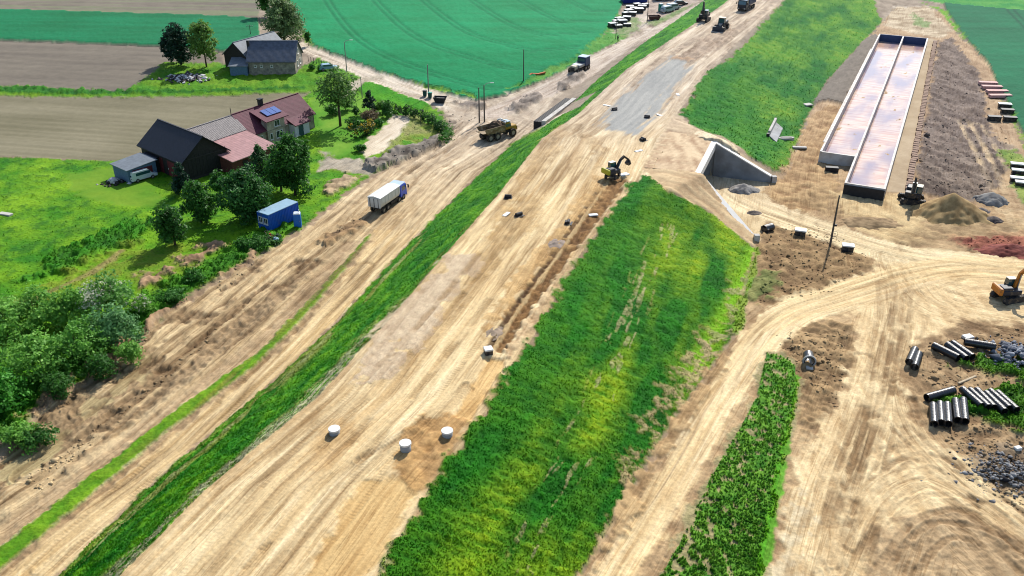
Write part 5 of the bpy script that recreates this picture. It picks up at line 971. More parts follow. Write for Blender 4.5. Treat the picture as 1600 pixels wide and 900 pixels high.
def heap(px, py, rx, ry, h, label, ca, cb, name='sand_pile', seed=1, cat='heap', rz=0, rough=.12, fr=.7, conic=1.0, n=56):
    p = G3(px, py); rg = np.random.default_rng(seed); a = np.linspace(-1.15, 1.15, n); u, v = np.meshgrid(a, a); r = np.hypot(u, v); nz = fbm(u * rx + p.x, v * ry + p.y, fr, o=4, s=seed); nb = fbm(u * 2 + seed, v * 2, .8, o=3, s=seed + 5)
    rr = r * (1 + (nb - .5) * .5); z = h * np.clip(1 - rr, 0, 1) ** conic + (nz - .5) * rough * 2 * np.clip(1.2 - rr, 0, 1) - .12
    x = u * rx; y = v * ry; c, s = math.cos(rz), math.sin(rz); V = np.stack([(x * c - y * s).ravel(), (x * s + y * c).ravel(), z.ravel()], 1)
    i = np.arange(n * n).reshape(n, n); f = np.stack([i[:-1, :-1], i[:-1, 1:], i[1:, 1:], i[1:, :-1]], -1).reshape(-1, 4); rf = rr.ravel()[f].min(1) < 1.03; f = f[rf]; uq, inv = np.unique(f, return_inverse=True)
    o = mesh_np(name, V[uq], inv.reshape(-1, 4), STONE, None, True, mixc(con(nz.ravel()[uq]), ca, cb)); o.location = p; tag(o, label, cat); return o
heap(1483, 334, 6.2, 4.6, 3.7, 'tall pointed pile of brown sand beside the black excavator', c8(150, 122, 80), c8(196, 166, 116), seed=3, rough=.10)
heap(1549, 314, 2.6, 2.2, 1.6, 'rounded pile of grey gravel at the end of the dark dug soil', c8(116, 114, 112), c8(160, 158, 152), 'gravel_pile', seed=4, conic=.6)
heap(1533, 330, 1.4, 1.2, .7, 'small dark heap right of the pointed sand pile', c8(84, 78, 80), c8(130, 122, 116), 'gravel_pile', seed=5, conic=.7)
heap(1551, 344, 1.8, 1.2, .8, 'small dark heap below the rounded grey gravel pile', c8(84, 76, 74), c8(130, 118, 108), 'gravel_pile', seed=6, conic=.7)
heap(1161, 297, 2.6, 1.9, 1.3, 'grey gravel heap on the lane at the underpass mouth', c8(124, 120, 116), c8(178, 172, 164), 'gravel_pile', seed=7, conic=.7)
heap(1178, 333, 1.3, .9, .6, 'little dark heap beside the lane below the gravel heap', c8(92, 84, 80), c8(140, 126, 114), 'gravel_pile', seed=8, conic=.7)
heap(867, 380, 1.2, 1.7, .3, 'low grey gravel heap beside the trench on the road bed', c8(120, 108, 100), c8(170, 152, 136), 'gravel_pile', seed=9, rz=-.3)
heap(770, 518, 1.0, 1.7, .25, 'flat dark gravel heap at the near end of the trench', c8(120, 106, 92), c8(168, 148, 126), 'gravel_pile', seed=12, rz=-.4)
heap(1360, 348, 5.0, 2.6, .8, 'low brown mound behind the lone leaning pole', c8(120, 98, 68), c8(176, 148, 110), 'earth_mound', seed=10, conic=.8)
heap(1578, 392, 5.5, 2.4, 1.2, 'long mound of dark red soil at the right picture edge', c8(100, 48, 46), c8(160, 90, 76), 'earth_mound', seed=11, rough=.3)
bq = G3(1592, 560); rg = np.random.default_rng(4); q = rg.normal(0, 1, (420, 2)) * [1.9, 1.9]; hz = 1.1 * np.exp(-(q[:, 0] ** 2 + q[:, 1] ** 2) / 5)
lumps('boulder_pile', np.stack([bq.x + q[:, 0], bq.y + q[:, 1], hz], 1), .19, lambda n, r: mixc(r.random(n), c8(66, 72, 86), c8(164, 168, 176)), 'pile of blue grey broken stone by the black pipes', 'stone pile', 8, STONE)
bq = G3(1570, 738); q = rg.normal(0, 1, (420, 2)) * [2.1, 1.7]; hz = .5 * np.exp(-(q[:, 0] ** 2 + q[:, 1] ** 2) / 5)
lumps('rubble', np.stack([bq.x + q[:, 0], bq.y + q[:, 1], hz], 1), .14, lambda n, r: mixc(r.random(n), c8(44, 42, 46), c8(176, 174, 172)), 'scattered pale and black rubble at the lower right edge', 'rubble', 9, STONE)
bq = G3(292, 122); q = rg.normal(0, 1, (300, 2)) * [2.9, 1.5]
lumps('rubbish_heap', np.stack([bq.x + q[:, 0], bq.y + q[:, 1], bq.z + .7 * np.exp(-(q[:, 0] ** 2 + q[:, 1] ** 2) / 6)], 1), .34, lambda n, r: np.where(r.random((n, 1)) < .45, c8(216, 214, 212), mixc(r.random(n), c8(40, 38, 42), c8(120, 112, 110))), 'heap of white and dark building rubble in the grass', 'rubble', 10, STONE)
jq = G3(180, 286); q = rg.normal(0, 1, (70, 2)) * [1.1, .8]
jo = lumps('junk_pile', np.stack([jq.x + q[:, 0], jq.y + q[:, 1], jq.z + .5 * np.exp(-(q[:, 0] ** 2 + q[:, 1] ** 2))], 1), .28, lambda n, r: np.where(r.random((n, 1)) < .25, c8(210, 206, 204), mixc(r.random(n), c8(36, 34, 36), c8(90, 84, 80))), 'small heap of dark and white junk beside the grey roofed shed', 'junk', 14, STONE)
# square inlets with white lids, beams, planks, mats
def slab(px, py, l, w, h, rz, label, m_=CONC, name='concrete_block', cat='block', z=0, group=None, base=None):
    p = G3(px, py); t = thing(name, label, cat, p + Vector((0, 0, z)), rz, group)
    if base: m = MB(); m.box((0, 0, h * .4), (l * .9, w * .9, h), bev=.03); m.build('base', base, t); m = MB(); m.box((0, 0, h * .9 + .1), (l, w, .2), bev=.04); m.build('lid', m_, t)
    else: m = MB(); m.box((0, 0, h / 2 - .05), (l, w, h), bev=min(.05, h * .3)); m.build('body', m_, t)
    return t
slab(1250, 367, 1.7, 1.2, .8, -.35, 'square shaft with white lid left of the leaning pole', WCAP, 'inlet_shaft', 'shaft', base=DARK)
slab(1324, 391, 1.7, 1.2, .8, -.25, 'square shaft with white lid right of the leaning pole', WCAP, 'inlet_shaft', 'shaft', base=DARK)
slab(1299, 268, 2.2, 1.0, .9, -.2, 'black crate beside the near corner of the long tank', BITUM, 'crate', 'crate')
slab(763, 552, .9, .9, .5, .3, 'small shaft with white rim at the near end of the trench', WCAP, 'inlet_shaft', 'shaft', base=DARK)
slab(975, 273, 1.6, 1.0, .18, .5, 'white sheet lying at the trench edge under the excavator arm', WCAP, 'board', 'board')
slab(927, 336, 1.3, .7, .15, .2, 'small white slab beside the trench bend', WCAP, 'board', 'board')
for i, (px, py, lab) in enumerate(((794, 309, 'dark bundle on the road bed beside the left slope edge'), (811, 337, 'dark bundle standing among the tyre ruts'), (888, 349, 'dark bundle close to the trench'), (1005, 219, 'black bundle on the edge above the bare underpass bank'), (1011, 184, 'dark bundle at the corner of the grey gravel layer'), (960, 172, 'dark bundle left of the grey gravel layer'))):
    p = G3(px, py); t = thing('membrane_roll', lab, 'bundle', p, i * .7); t.scale = (.72, .72, .85); m = MB(); m.cyl((-.7, 0, .28), (.7, 0, .28), .34, .30, 10); m.cyl((-.5, .45, .2), (.6, .5, .2), .22, .2, 9); m.build('roll', BITUM, t); m = MB(); m.poly([(-.9, -.7, .06), (.8, -.8, .06), (.9, .6, .06), (-.8, .7, .06)], .05); m.build('sheet', DARK, t)
for i, (px, py, lab) in enumerate(((998, 236, 'white board on the sand above the bare underpass bank'), (791, 335, 'pale plank lying left of the tyre ruts'), (1059, 148, 'pale plank on the light strip beside the far slope'), (1030, 180, 'pale plank beside the grey gravel layer'), (948, 165, 'pale block on the left edge of the gravel layer'))):
    slab(px, py, 1.5, .6, .14, .6 + i * .5, lab, WCAP, 'board', 'board')
slab(1511, 594, 3.0, .3, .2, .5, 'thin pale log lying in the dirt by the pipe pair', mat('pale_wood', c8(196, 178, 148), .9), 'log', 'log')
slab(1512, 528, 1.2, .9, .35, .3, 'white stone slab on the brown earth behind the pipes', WCAP, 'stone', 'stone')
slab(9, 336, 2.2, .9, .35, -.3, 'grey white board lying in the meadow at the left picture edge', CONC, 'board', 'board')
slab(1589, 704, .7, .5, .5, .3, 'white stone lying above the rubble at the right edge', WCAP, 'stone', 'stone')
PINK = mat('pale_pink_timber', c8(226, 178, 168), .8, 0, .15, 3)
for i, (px, py, l, lab) in enumerate(((1543, 133, 4.0, 'upper stack of pinkish boards on the verge by the crop'), (1549, 139, 4.4, 'second stack of pinkish boards, just under the top one'), (1557, 146, 4.6, 'third stack of pinkish boards on the verge'), (1562, 153, 4.8, 'lowest stack of pinkish boards on the verge'))):
    p = G3(px, py); t = thing('board_stack', lab, 'board stack', p, R(-8 + i * 3), 'pink board stacks on the verge'); m = MB()
    for k in range(3): m.box((0, 0, .25 + k * .22), (l, 1.5 - .1 * k, .16), bev=.03)
    m.build('boards', PINK, t); m = MB()
    for x in (-l * .35, l * .35): m.box((x, 0, .09), (.2, 1.3, .18))
    m.build('bearer', DARK, t)
for i, (px, py, lab) in enumerate(((1569, 168, 'black bundle nearest the crop below the pink boards'), (1573, 177, 'black bundle just under the grey topped one'), (1553, 188, 'left dark bundle in the row on the dug soil edge'), (1577, 189, 'right dark bundle in the row on the dug soil edge'))):
    slab(px, py, 2.6, 1.3, .8, R(-12), lab, BITUM if i else STEEL, 'wrapped_pallet', 'pallet', base=DARK)
for i, (px, py, lab) in enumerate(((1592, 262, 'pale sheet stack furthest up the right edge'), (1594, 272, 'white topped slab stack at the right edge, second from top'), (1592, 284, 'white topped slab stack at the right edge, third from top'), (1600, 291, 'white topped slab stack at the right edge, lowest'))):
    slab(px, py, 3.0, 1.2, .7, R(-18), lab, WCAP, 'slab_stack', 'slab stack', base=DARK)
cp = G3(1263, 567); t = thing('culvert_end', 'black culvert mouth in a pale concrete collar by the weed strip', 'culvert', cp, R(-100)); t.scale = (.78, .78, .78)
m = MB(); m.tube((-1.2, 0, .7), (.6, 0, .6), .78, .62, 22); m.build('pipe', PIPE, t); m = MB(); m.tube((.35, 0, .6), (.62, 0, .6), .98, .76, 22); m.build('collar', CONC_D, t); m = MB(); m.box((1.3, 0, .04), (1.2, 1.0, .16), bev=.05); m.build('apron', CONC, t)
cp = G3(1201, 360); t = thing('culvert_end', 'small black pipe end poking from the earth by the near wing wall', 'culvert', cp, R(-150)); m = MB(); m.tube((-.6, 0, .45), (1.0, 0, .45), .6, .5, 18); m.build('pipe', PIPE, t)
m = MB(); m.box((.8, 0, .3), (.3, 1.5, .7)); m.build('surround', DARK, t)
# ================================================================= SITE CABINS
BLUE = mat('blue_cabin', c8(20, 96, 200), .5, 0, .1, 2, dirt=c8(90, 100, 120), dirt_amt=.15); CABROOF = mat('pale_cabin_roof', c8(150, 184, 206), .55, 0, .1, 1.5); TOIL = mat('toilet_plastic', c8(24, 116, 210), .45, 0, .08); TOILW = mat('toilet_roof', c8(214, 222, 226), .5); TEAL = mat('teal_plastic', c8(10, 140, 120), .5, 0, .1)
def cabin(loc, rz, label, L=6.06, Wd=2.44, Hh=2.6, cm=BLUE, rm=CABROOF, win=True, name='site_container', cat='container'):
    t = thing(name, label, cat, loc, rz); m = MB(); m.box((0, 0, Hh / 2 + .1), (L - .06, Wd - .06, Hh - .1))
    for k in range(int(L / .3)):
        for s in (-1, 1): m.box((-L / 2 + .25 + k * .3, s * (Wd / 2 - .02), Hh / 2 + .1), (.12, .05, Hh - .4))
    for x in (-1, 1):
        for y in (-1, 1): m.box((x * (L / 2 - .07), y * (Wd / 2 - .07), Hh / 2 + .1), (.16, .16, Hh))
    m.build('body', cm, t); m = MB(); m.box((0, 0, Hh + .12), (L + .05, Wd + .05, .12), bev=.03); m.build('roof', rm, t)
    if win: window(t, (-L / 2 + .02, -.55, 1.6), .8, .9, 'x-'); window(t, (-L / 2 + .02, .55, 1.6), .8, .9, 'x-')
    m = MB(); m.box((L / 2 - .02, 0, 1.2), (.06, .9, 2.0)); d = m.build('door', cm, t); m = MB(); m.box((L / 2 + .04, .3, 1.2), (.05, .05, .2)); m.build('handle', STEEL, d); return t
cpos = Vector((-36.3, 121.2, 0)); ca = R(56); cdir = Vector((math.cos(ca), math.sin(ca), 0)); cn = Vector((-math.sin(ca), math.cos(ca), 0))
cabin(cpos + cdir * 3.0 + cn * 1.2, ca, 'blue site container with pale roof and two end windows beside the haul road')
def toilet(px, py, rz, label, bm_=TOIL, rm=TOILW):
    t = thing('portable_toilet', label, 'toilet', G3(px, py), rz); m = MB(); m.box((0, 0, 1.1), (1.1, 1.15, 2.1), bev=.04); m.build('body', bm_, t); m = MB(); m.box((0, 0, 2.22), (1.16, 1.2, .24), bev=.08, taper=(.8, .8)); m.build('roof', rm, t)
    m = MB(); m.box((0, -.585, 1.1), (.8, .04, 1.9)); d = m.build('door', bm_, t); m = MB(); m.box((.3, -.62, 1.1), (.05, .05, .2)); m.build('handle', STEEL, d); m = MB(); m.cyl((.35, .4, 2.2), (.35, .4, 2.65), .06, n=8); m.build('vent_pipe', rm, t); return t
toilet(466, 354, R(10), 'blue portable toilet with white roof beside the blue container')
toilet(1032, 18, R(20), 'teal portable toilet in the far storage yard', TEAL, TOILW)
cabin(G3(998, 8) + Vector((-1, 4, 0)), R(15), 'dark blue container at the top edge of the picture', 8.0, 2.6, 2.7, mat('deep_blue', c8(10, 44, 130), .5), mat('deep_blue_roof', c8(30, 70, 150), .5), False)
cabin(G3(1040, 3) + Vector((0, 3.5, 0)), R(8), 'dark maroon container at the top edge above the far yard', 6.0, 2.5, 2.4, mat('maroon', c8(90, 34, 50), .6), mat('maroon_roof', c8(110, 50, 64), .6), False)
def skip(px, py, rz, label, cm, L=3.4):
    t = thing('skip', label, 'skip', G3(px, py), rz); m = MB()
    for s in (-1, 1): m.poly([(-L / 2, s * .85, 1.2), (L / 2, s * .85, 1.2), (L / 2 - .5, s * .75, .1), (-L / 2 + .5, s * .75, .1)], Vector((0, .07 * s, 0)))
    m.poly([(-L / 2, -.85, 1.2), (-L / 2, .85, 1.2), (-L / 2 + .5, .75, .1), (-L / 2 + .5, -.75, .1)], Vector((.07, 0, 0))); m.poly([(L / 2, -.85, 1.2), (L / 2, .85, 1.2), (L / 2 - .5, .75, .1), (L / 2 - .5, -.75, .1)], Vector((-.07, 0, 0))); m.box((0, 0, .15), (L - 1, 1.5, .08)); m.build('body', cm, t)
    m = MB(); m.box((0, 0, .7), (L - 1.1, 1.4, .5)); m.build('load', DARK, t); return t
skip(1022, 31, R(10), 'rusty brown skip beside the thin pole in the far yard', mat('rust', c8(96, 66, 60), .9, 0, .3, 4))
skip(688, 160, R(-8), 'black skip beside the lane above the hedge', BITUM, 2.8)
GREENB = mat('green_bin', c8(30, 92, 84), .6); 
for px, py, lab in ((664, 150, 'green wheeled bin left of the concrete pole'), (672, 153, 'green wheeled bin right of the concrete pole')):
    t = thing('wheeled_bin', lab, 'bin', G3(px, py)); m = MB(); m.box((0, 0, .6), (.75, .75, 1.0), taper=(1.15, 1.15)); m.build('body', GREENB, t); m = MB(); m.box((0, 0, 1.18), (.95, .95, .1), bev=.03); m.build('lid', DARK if px == 664 else TEAL, t)
stk = None; rg = np.random.default_rng(21)
for i, (px, py, w) in enumerate(((957, 43, 2.2), (966, 44, 2.0), (972, 40, 2.4), (980, 42, 2.0), (967, 35, 2.2), (979, 33, 2.2), (962, 37, 1.8), (982, 22, 2.4), (988, 24, 2.2), (977, 25, 1.8), (998, 20, 2.6), (990, 16, 2.2), (1003, 15, 2.4), (995, 12, 2.0), (984, 14, 2.2), (1008, 11, 2.0))):
    p = G3(px, py)
    if stk is None:
        stk = thing('block_pallet', '', 'pallet', p); m = MB(); m.box((0, 0, .7), (1.6, 1.2, .9), bev=.04); m.build('load', DARK, stk); m = MB(); m.box((0, 0, 1.2), (1.7, 1.3, .14), bev=.04); m.build('cover', WCAP, stk); m = MB()
        for y in (-.5, 0, .5): m.box((0, y, .1), (1.5, .12, .2))
        m.box((0, 0, .23), (1.6, 1.2, .05)); m.build('pallet_base', POLE, stk); t = stk
    else: t = copy_tree(stk)
    t.location = p; t.rotation_euler = (0, 0, rg.uniform(-.5, .7)); t.scale = (w / 1.6, w / 1.6, rg.uniform(.7, 1.3)); tag(t, 'white topped pallet load in the far storage yard by the crop', 'pallet', 'pallet loads in the far storage yard')
ORG = mat('orange_mesh', c8(200, 110, 60), .8, 0, .2, 5); p = G3(838, 119); t = thing('barrier_mesh', 'strip of orange mesh lying at the crop corner', 'barrier', p, R(30)); m = MB(); m.bars([(-2.4, 0, .3), (-1, .3, .6), (.5, 0, .4), (2.4, .2, .5)], .5, .3); m.build('mesh', ORG, t)
p = G3(430, 377)
for dx, dy, lab, cl, cn_ in ((-.6, .3, 'red plate compactor standing in weeds below the blue container', c8(190, 56, 48), 'red'), (.5, .2, 'dark plate compactor between red one and pale blue one', c8(46, 44, 70), 'dk'), (.4, -.9, 'pale blue plate compactor nearest the haul road', c8(150, 184, 200), 'bl')):
    t = thing('plate_compactor', lab, 'compactor', p + Vector((dx, dy, 0)), dx); mm_ = mat('compactor_' + cn_, cl, .5); m = MB(); m.box((0, 0, .65), (.8, .6, .55), bev=.08); m.cyl((-.1, 0, .9), (-.1, 0, 1.1), .2, .18, 10); m.build('engine', mm_, t); m = MB(); m.box((0, 0, .2), (1.0, .75, .14), bev=.05); m.box((0, 0, .35), (.4, .4, .2)); m.build('plate', DARK, t); m = MB(); m.bars([(-.4, -.25, .7), (-1.0, -.25, 1.3), (-1.0, .25, 1.3), (-.4, .25, .7)], .06, .06); m.build('handle', DARK, t)
# a person on the far road
pp = G3(965, 66); t = thing('person', 'person in dark clothes standing at the far road edge', 'person', pp, R(-40))
bmk = bpy.data.meshes.new('body'); B = [(0, 0, .95), (0, 0, 1.25), (0, 0, 1.48), (0, 0, 1.60), (0, 0, 1.72), (.10, 0, .9), (.12, .03, .5), (.12, 0, .06), (.12, .13, .03), (-.10, 0, .9), (-.12, -.03, .5), (-.12, -.04, .06), (-.12, .09, .03), (.2, 0, 1.43), (.26, 0, 1.15), (.26, .08, .9), (-.2, 0, 1.43), (-.26, 0, 1.15), (-.25, .1, .92)]
E_ = [(0, 1), (1, 2), (2, 3), (3, 4), (0, 5), (5, 6), (6, 7), (7, 8), (0, 9), (9, 10), (10, 11), (11, 12), (2, 13), (13, 14), (14, 15), (2, 16), (16, 17), (17, 18)]
RD = [.16, .16, .15, .07, .11, .1, .075, .05, .045, .1, .075, .05, .045, .075, .055, .04, .075, .055, .04]
bmk.from_pydata(B, E_, []); bo = bpy.data.objects.new('body', bmk); COL.objects.link(bo); bo.parent = t; sk = bo.modifiers.new('skin', 'SKIN')
for v, r in zip(bmk.skin_vertices[0].data if bmk.skin_vertices else [], RD): v.radius = (r, r * .8)
if bmk.skin_vertices: bmk.skin_vertices[0].data[0].use_root = True
ss_ = bo.modifiers.new('sub', 'SUBSURF'); ss_.levels = 2; ss_.render_levels = 2; bmk.materials.append(mat('dark_clothes', c8(40, 42, 52), .9))
m = MB(); bmesh.ops.create_icosphere(m.b, subdivisions=2, radius=.125); [setattr(v, 'co', Vector((v.co.x, v.co.y, v.co.z * 1.15 + 1.72))) for v in m.b.verts]; m.build('helmet', mat('helmet', c8(60, 60, 60), .5), t)

# ================================================================= VEHICLES AND MACHINES
TYRE = mat('tyre', (.018, .018, .018), .9, 0, .3, 6, dirt=c8(150, 128, 98), dirt_amt=.35); RIM = mat('wheel_rim', c8(170, 168, 160), .5, .3, .2, 5); CHAS = mat('chassis', (.02, .02, .022), .7, 0, .3, 4, dirt=c8(140, 118, 90), dirt_amt=.3)
TRUCKW = mat('white_body', c8(232, 232, 228), .45, 0, .05, 1.0, dirt=c8(190, 178, 158), dirt_amt=.25); CABB = mat('blue_cab', c8(0, 92, 236), .3, 0, .06, 2, spec=.6); CABT = mat('pale_cab_top', c8(186, 206, 222), .4)
YEL = mat('digger_yellow', c8(190, 146, 40), .5, 0, .15, 3, dirt=c8(140, 112, 74), dirt_amt=.3); ORA = mat('digger_orange', c8(206, 128, 44), .5, 0, .12, 3, dirt=c8(130, 96, 60), dirt_amt=.2); BODYD = mat('machine_dark', c8(48, 52, 62), .5, 0, .2, 3, dirt=c8(130, 114, 92), dirt_amt=.25); BODYB = mat('machine_blue_grey', c8(60, 76, 108), .5, 0, .2, 3)
CREAM = mat('machine_cream', c8(226, 214, 186), .5, 0, .1, 3, dirt=c8(170, 150, 116)); SOILL = mat('soil_load', c8(96, 76, 58), .95, 0, .4, 3, .6, 6); GLT = mat('cab_glass', c8(40, 84, 92), .08, 0, .2, spec=.9)
WH = {}
def wheel(t, x, y, r, w, tm=TYRE):
    k = (round(r, 2), round(w, 2))
    if k not in WH:
        m = MB(); m.tube((0, -w / 2, 0), (0, w / 2, 0), r, r * .55, 22)
        for i in range(18):
            a = i * 6.2832 / 18; m.box((math.cos(a) * r, 0, math.sin(a) * r), (.07 * r, w * .96, .14 * r), Matrix.Rotation(-a, 3, 'Y'))
        me = m.build('wheel', tm); m = MB(); m.cyl((0, -w * .4, 0), (0, w * .4, 0), r * .57, n=16); m.cyl((0, -w * .46, 0), (0, w * .46, 0), r * .2, n=10); ri = m.build('rim', RIM, me); WH[k] = me; o = me
    else: o = copy_tree(WH[k])
    o.parent = t; o.location = (x, y, r); return o
def tipper(loc, rz, label, bm_, cm, ct, top=None, L=8.6, load=False, name='tipper_truck'):
    t = thing(name, label, 'truck', loc, rz); m = MB(); m.box((-.1, 0, .95), (L - .6, .9, .28)); m.box((.4, 0, .75), (2.4, 2.2, .5)); m.build('chassis', CHAS, t); x0, x1 = -L / 2, L / 2 - 2.3
    m = MB(); w = 1.24; pr = [(-w * .82, 1.2), (w * .82, 1.2), (w, 1.75), (w, 3.05), (-w, 3.05), (-w, 1.75)]; m.poly([(x0, y, z) for y, z in pr], (x1 - x0, 0, 0))
    for k in range(6): 
        for s in (-1, 1): m.box((x0 + .4 + k * (x1 - x0 - .8) / 5, s * (w + .02), 2.35), (.1, .06, 1.3))
    m.build('tipper_body', bm_, t); m = MB(); m.box((x0 - .05, 0, 2.1), (.08, 2.4, 1.7)); tg = m.build('tailgate', bm_, t); m = MB()
    for s in (-.8, 0, .8): m.box((x0 - .12, s, 2.1), (.06, .08, 1.6))
    m.build('tailgate_rib', CHAS, tg)
    m = MB()
    if load:
        m.box(((x0 + x1) / 2, 0, 3.1), (x1 - x0 - .3, 2.2, .25), bev=.1); m.build('load', SOILL, t)
    else:
        m.poly([(x0 - .08, -w - .04, 3.08), (x0 - .08, 0, 3.32), (x0 - .08, w + .04, 3.08)], (x1 - x0 + .3, 0, 0)); m.build('tarpaulin', top or bm_, t)
    m = MB(); pr = [(x1 + .25, .7), (L / 2, .7), (L / 2, 1.8), (L / 2 - .22, 2.85), (x1 + .25, 2.95)]; m.prism(pr, -1.22, 1.22); cb = m.build('cab', cm, t)
    m = MB(); m.poly([(L / 2 + .012, -1.05, 1.82), (L / 2 + .012, 1.05, 1.82), (L / 2 - .19, 1.02, 2.72), (L / 2 - .19, -1.02, 2.72)], Vector((-.05, 0, 0))); m.build('windscreen', GLT, cb)
    for s in (-1, 1): m = MB(); m.box((L / 2 - .95, s * 1.225, 2.2), (1.1, .03, .8)); m.build('side_window', GLT, cb); m = MB(); m.box((L / 2 + .1, s * 1.5, 2.2), (.12, .25, .6)); m.bars([(L / 2 - .1, s * 1.2, 2.5), (L / 2 + .1, s * 1.5, 2.5)], .05, .05); m.build('mirror', CHAS, cb)
    m = MB(); m.box(((x1 + .25 + L / 2) / 2 - .1, 0, 3.0), (L / 2 - x1 - .4, 2.3, .14), bev=.05); m.build('cab_roof', ct, cb); m = MB(); m.box((L / 2 + .05, 0, .75), (.2, 2.4, .5), bev=.05); m.build('bumper', CHAS, t)
    for s in (-.9, .9): m = MB(); m.box((L / 2 + .16, s, .8), (.04, .4, .2)); m.build('headlight', WHITE, t)
    for x in (x0 + 1.0, x0 + 2.4, x1 - .2, L / 2 - 1.1):
        for s in (-1, 1): wheel(t, x, s * 1.05, .52, .38)
    return t
p = G3(607, 320); tt = tipper(p, R(66), 'white covered four axle tipper truck with blue cab on the haul road', TRUCKW, CABB, CABT, TRUCKW); tt.scale = (.93, .93, .9)
p = G3(1166, 14); p.z = ZC; tipper(p, R(-122), 'dark dump truck at the top edge facing down the road bed', BODYB, BODYD, CABT, None, 8.4, True, 'dump_truck')
def car(loc, rz, label, body, van=False, cat='car', L=4.4):
    t = thing('parked_van' if van else 'parked_car', label, cat, loc, rz); h = 1.9 if van else 1.45; m = MB()
    pr = [(-L / 2, .35), (L / 2, .35), (L / 2, .75), (L / 2 - .9, .95), (L / 2 - 1.6, h), (-L / 2 + .25, h), (-L / 2, .95)] if van else [(-L / 2, .35), (L / 2, .35), (L / 2, .72), (L / 2 - 1.1, .9), (L / 2 - 1.9, h), (-L / 2 + .9, h), (-L / 2 + .1, .95)]
    m.prism(pr, -.86, .86); bmesh.ops.bevel(m.b, geom=m.b.edges[:], offset=.05, segments=2, affect='EDGES'); m.build('body', body, t)
    xw = L / 2 - 1.1 if not van else L / 2 - .9; m = MB(); m.poly([(xw + .02, -.7, .98), (xw + .02, .7, .98), (xw - .68, .64, h - .05), (xw - .68, -.64, h - .05)], Vector((.03, 0, .02))); m.build('windscreen', GLT, t)
    for s in (-1, 1): m = MB(); m.box((-.2, s * .868, 1.2 if not van else 1.4), (2.0 if not van else 2.6, .02, .36 if not van else .5)); m.build('side_window', GLT, t)
    m = MB(); m.box((-L / 2 + (.45 if not van else .1), 0, 1.2), (.08, 1.3, .35), Matrix.Rotation(.9 if not van else .3, 3, 'Y')); m.build('rear_window', GLT, t)
    for s in (-.6, .6): m = MB(); m.box((L / 2 - .01, s, .68), (.06, .32, .14)); m.build('headlight', WHITE, t); m = MB(); m.box((-L / 2 + .02, s, .8), (.06, .25, .16)); m.build('tail_light', RED_DR, t)
    for x in (-1.35, 1.35):
        for s in (-1, 1): wheel(t, x, s * .78, .33, .22)
    return t
SILV = mat('silver_paint', c8(190, 204, 212), .3, .2, .04, spec=.6); WPNT = mat('white_car_paint', c8(226, 234, 236), .3, 0, .04, spec=.6); BLKP = mat('black_car_paint', c8(34, 38, 50), .3, 0, .05, spec=.6)
car(G3(224, 280), R(48), 'white van parked under the barn shed', WPNT, True, 'van', 4.6)
car(G3(513, 109), R(20), 'pale blue car parked in the old farmhouse garden', mat('pale_blue_paint', c8(140, 174, 190), .35, 0, .05), False)
car(G3(1043, 19), R(35), 'silver car in front of the teal toilet', SILV, True, 'van'); car(G3(1052, 15), R(35), 'silver grey van behind the silver one in the far yard', SILV, True, 'van', 4.8); car(G3(1063, 8), R(10), 'black car furthest right in the far yard', BLKP)
# flatbed truck on the far road
p = G3(905, 111); t = thing('flatbed_truck', 'dark blue truck with dusty cream bonnet coming down the far road', 'truck', p, R(-122))
m = MB(); m.box((-.3, 0, .8), (6.6, 1.2, .3)); m.build('chassis', CHAS, t); m = MB(); m.box((2.7, 0, 1.35), (1.5, 1.5, 1.0), bev=.12, taper=(.9, .9)); m.build('bonnet', CREAM, t); m = MB(); m.box((3.47, 0, 1.2), (.06, 1.1, .7)); m.build('grille', CHAS, t)
m = MB(); m.box((-2.1, 0, 2.0), (2.6, 2.4, 2.0), bev=.1, taper=(.85, .9)); cb = m.build('cab', BODYB, t); m = MB(); m.box((-.82, 0, 2.4), (.05, 1.9, .8)); m.build('windscreen', GLT, cb); m = MB(); m.box((-2.2, 0, 3.06), (2.4, 2.2, .12), bev=.04); m.build('roof', CABT, cb)
m = MB(); m.box((.7, 0, 1.5), (2.6, 2.2, .7), bev=.1); m.build('engine_deck', STEEL, t)
for x in (-2.5, -1.1, 2.6):
    for s in (-1, 1): wheel(t, x, s * 1.05, .6, .45)
# articulated dump truck
p = G3(778, 215); t = thing('articulated_dumper', 'muddy yellow articulated dump truck loaded with soil by the pole pair', 'dump truck', p, R(39)); t.scale = (.9, .9, .88)
m = MB(); m.box((-1.6, 0, 1.15), (5.6, 1.0, .5)); m.box((2.6, 0, 1.2), (3.4, 1.4, .6)); m.build('chassis', CHAS, t)
m = MB()
for s in (-1, 1): m.poly([(-4.6, s * 1.45, 3.0), (.9, s * 1.45, 3.1), (.9, s * 1.3, 1.5), (-3.9, s * 1.2, 1.7)], Vector((0, .1 * s, 0)))
m.poly([(.9, -1.45, 3.4), (.9, 1.45, 3.4), (.9, 1.3, 1.4), (.9, -1.3, 1.4)], Vector((.12, 0, 0))); m.poly([(-4.9, -1.2, 2.15), (.9, -1.2, 1.5), (.9, 1.2, 1.5), (-4.9, 1.2, 2.15)], .12); m.build('dump_body', mat('muddy_yellow', c8(130, 108, 76), .8, 0, .25, 3, dirt=c8(186, 168, 140), dirt_amt=.5), t)
m = MB(); bmesh.ops.create_icosphere(m.b, subdivisions=3, radius=1.0); [setattr(v, 'co', Vector((v.co.x * 1.7 - .6, v.co.y * 1.3, v.co.z * 1.2 + 2.6 + .15 * math.sin(v.co.x * 9 + v.co.y * 7)))) for v in m.b.verts]; m.build('load', SOILL, t)
m = MB(); m.bars([(.95, -1.3, 3.5), (1.5, -1.0, 3.7), (1.5, 1.0, 3.7), (.95, 1.3, 3.5)], .2, .25); m.build('headboard', TRUCKW, t)
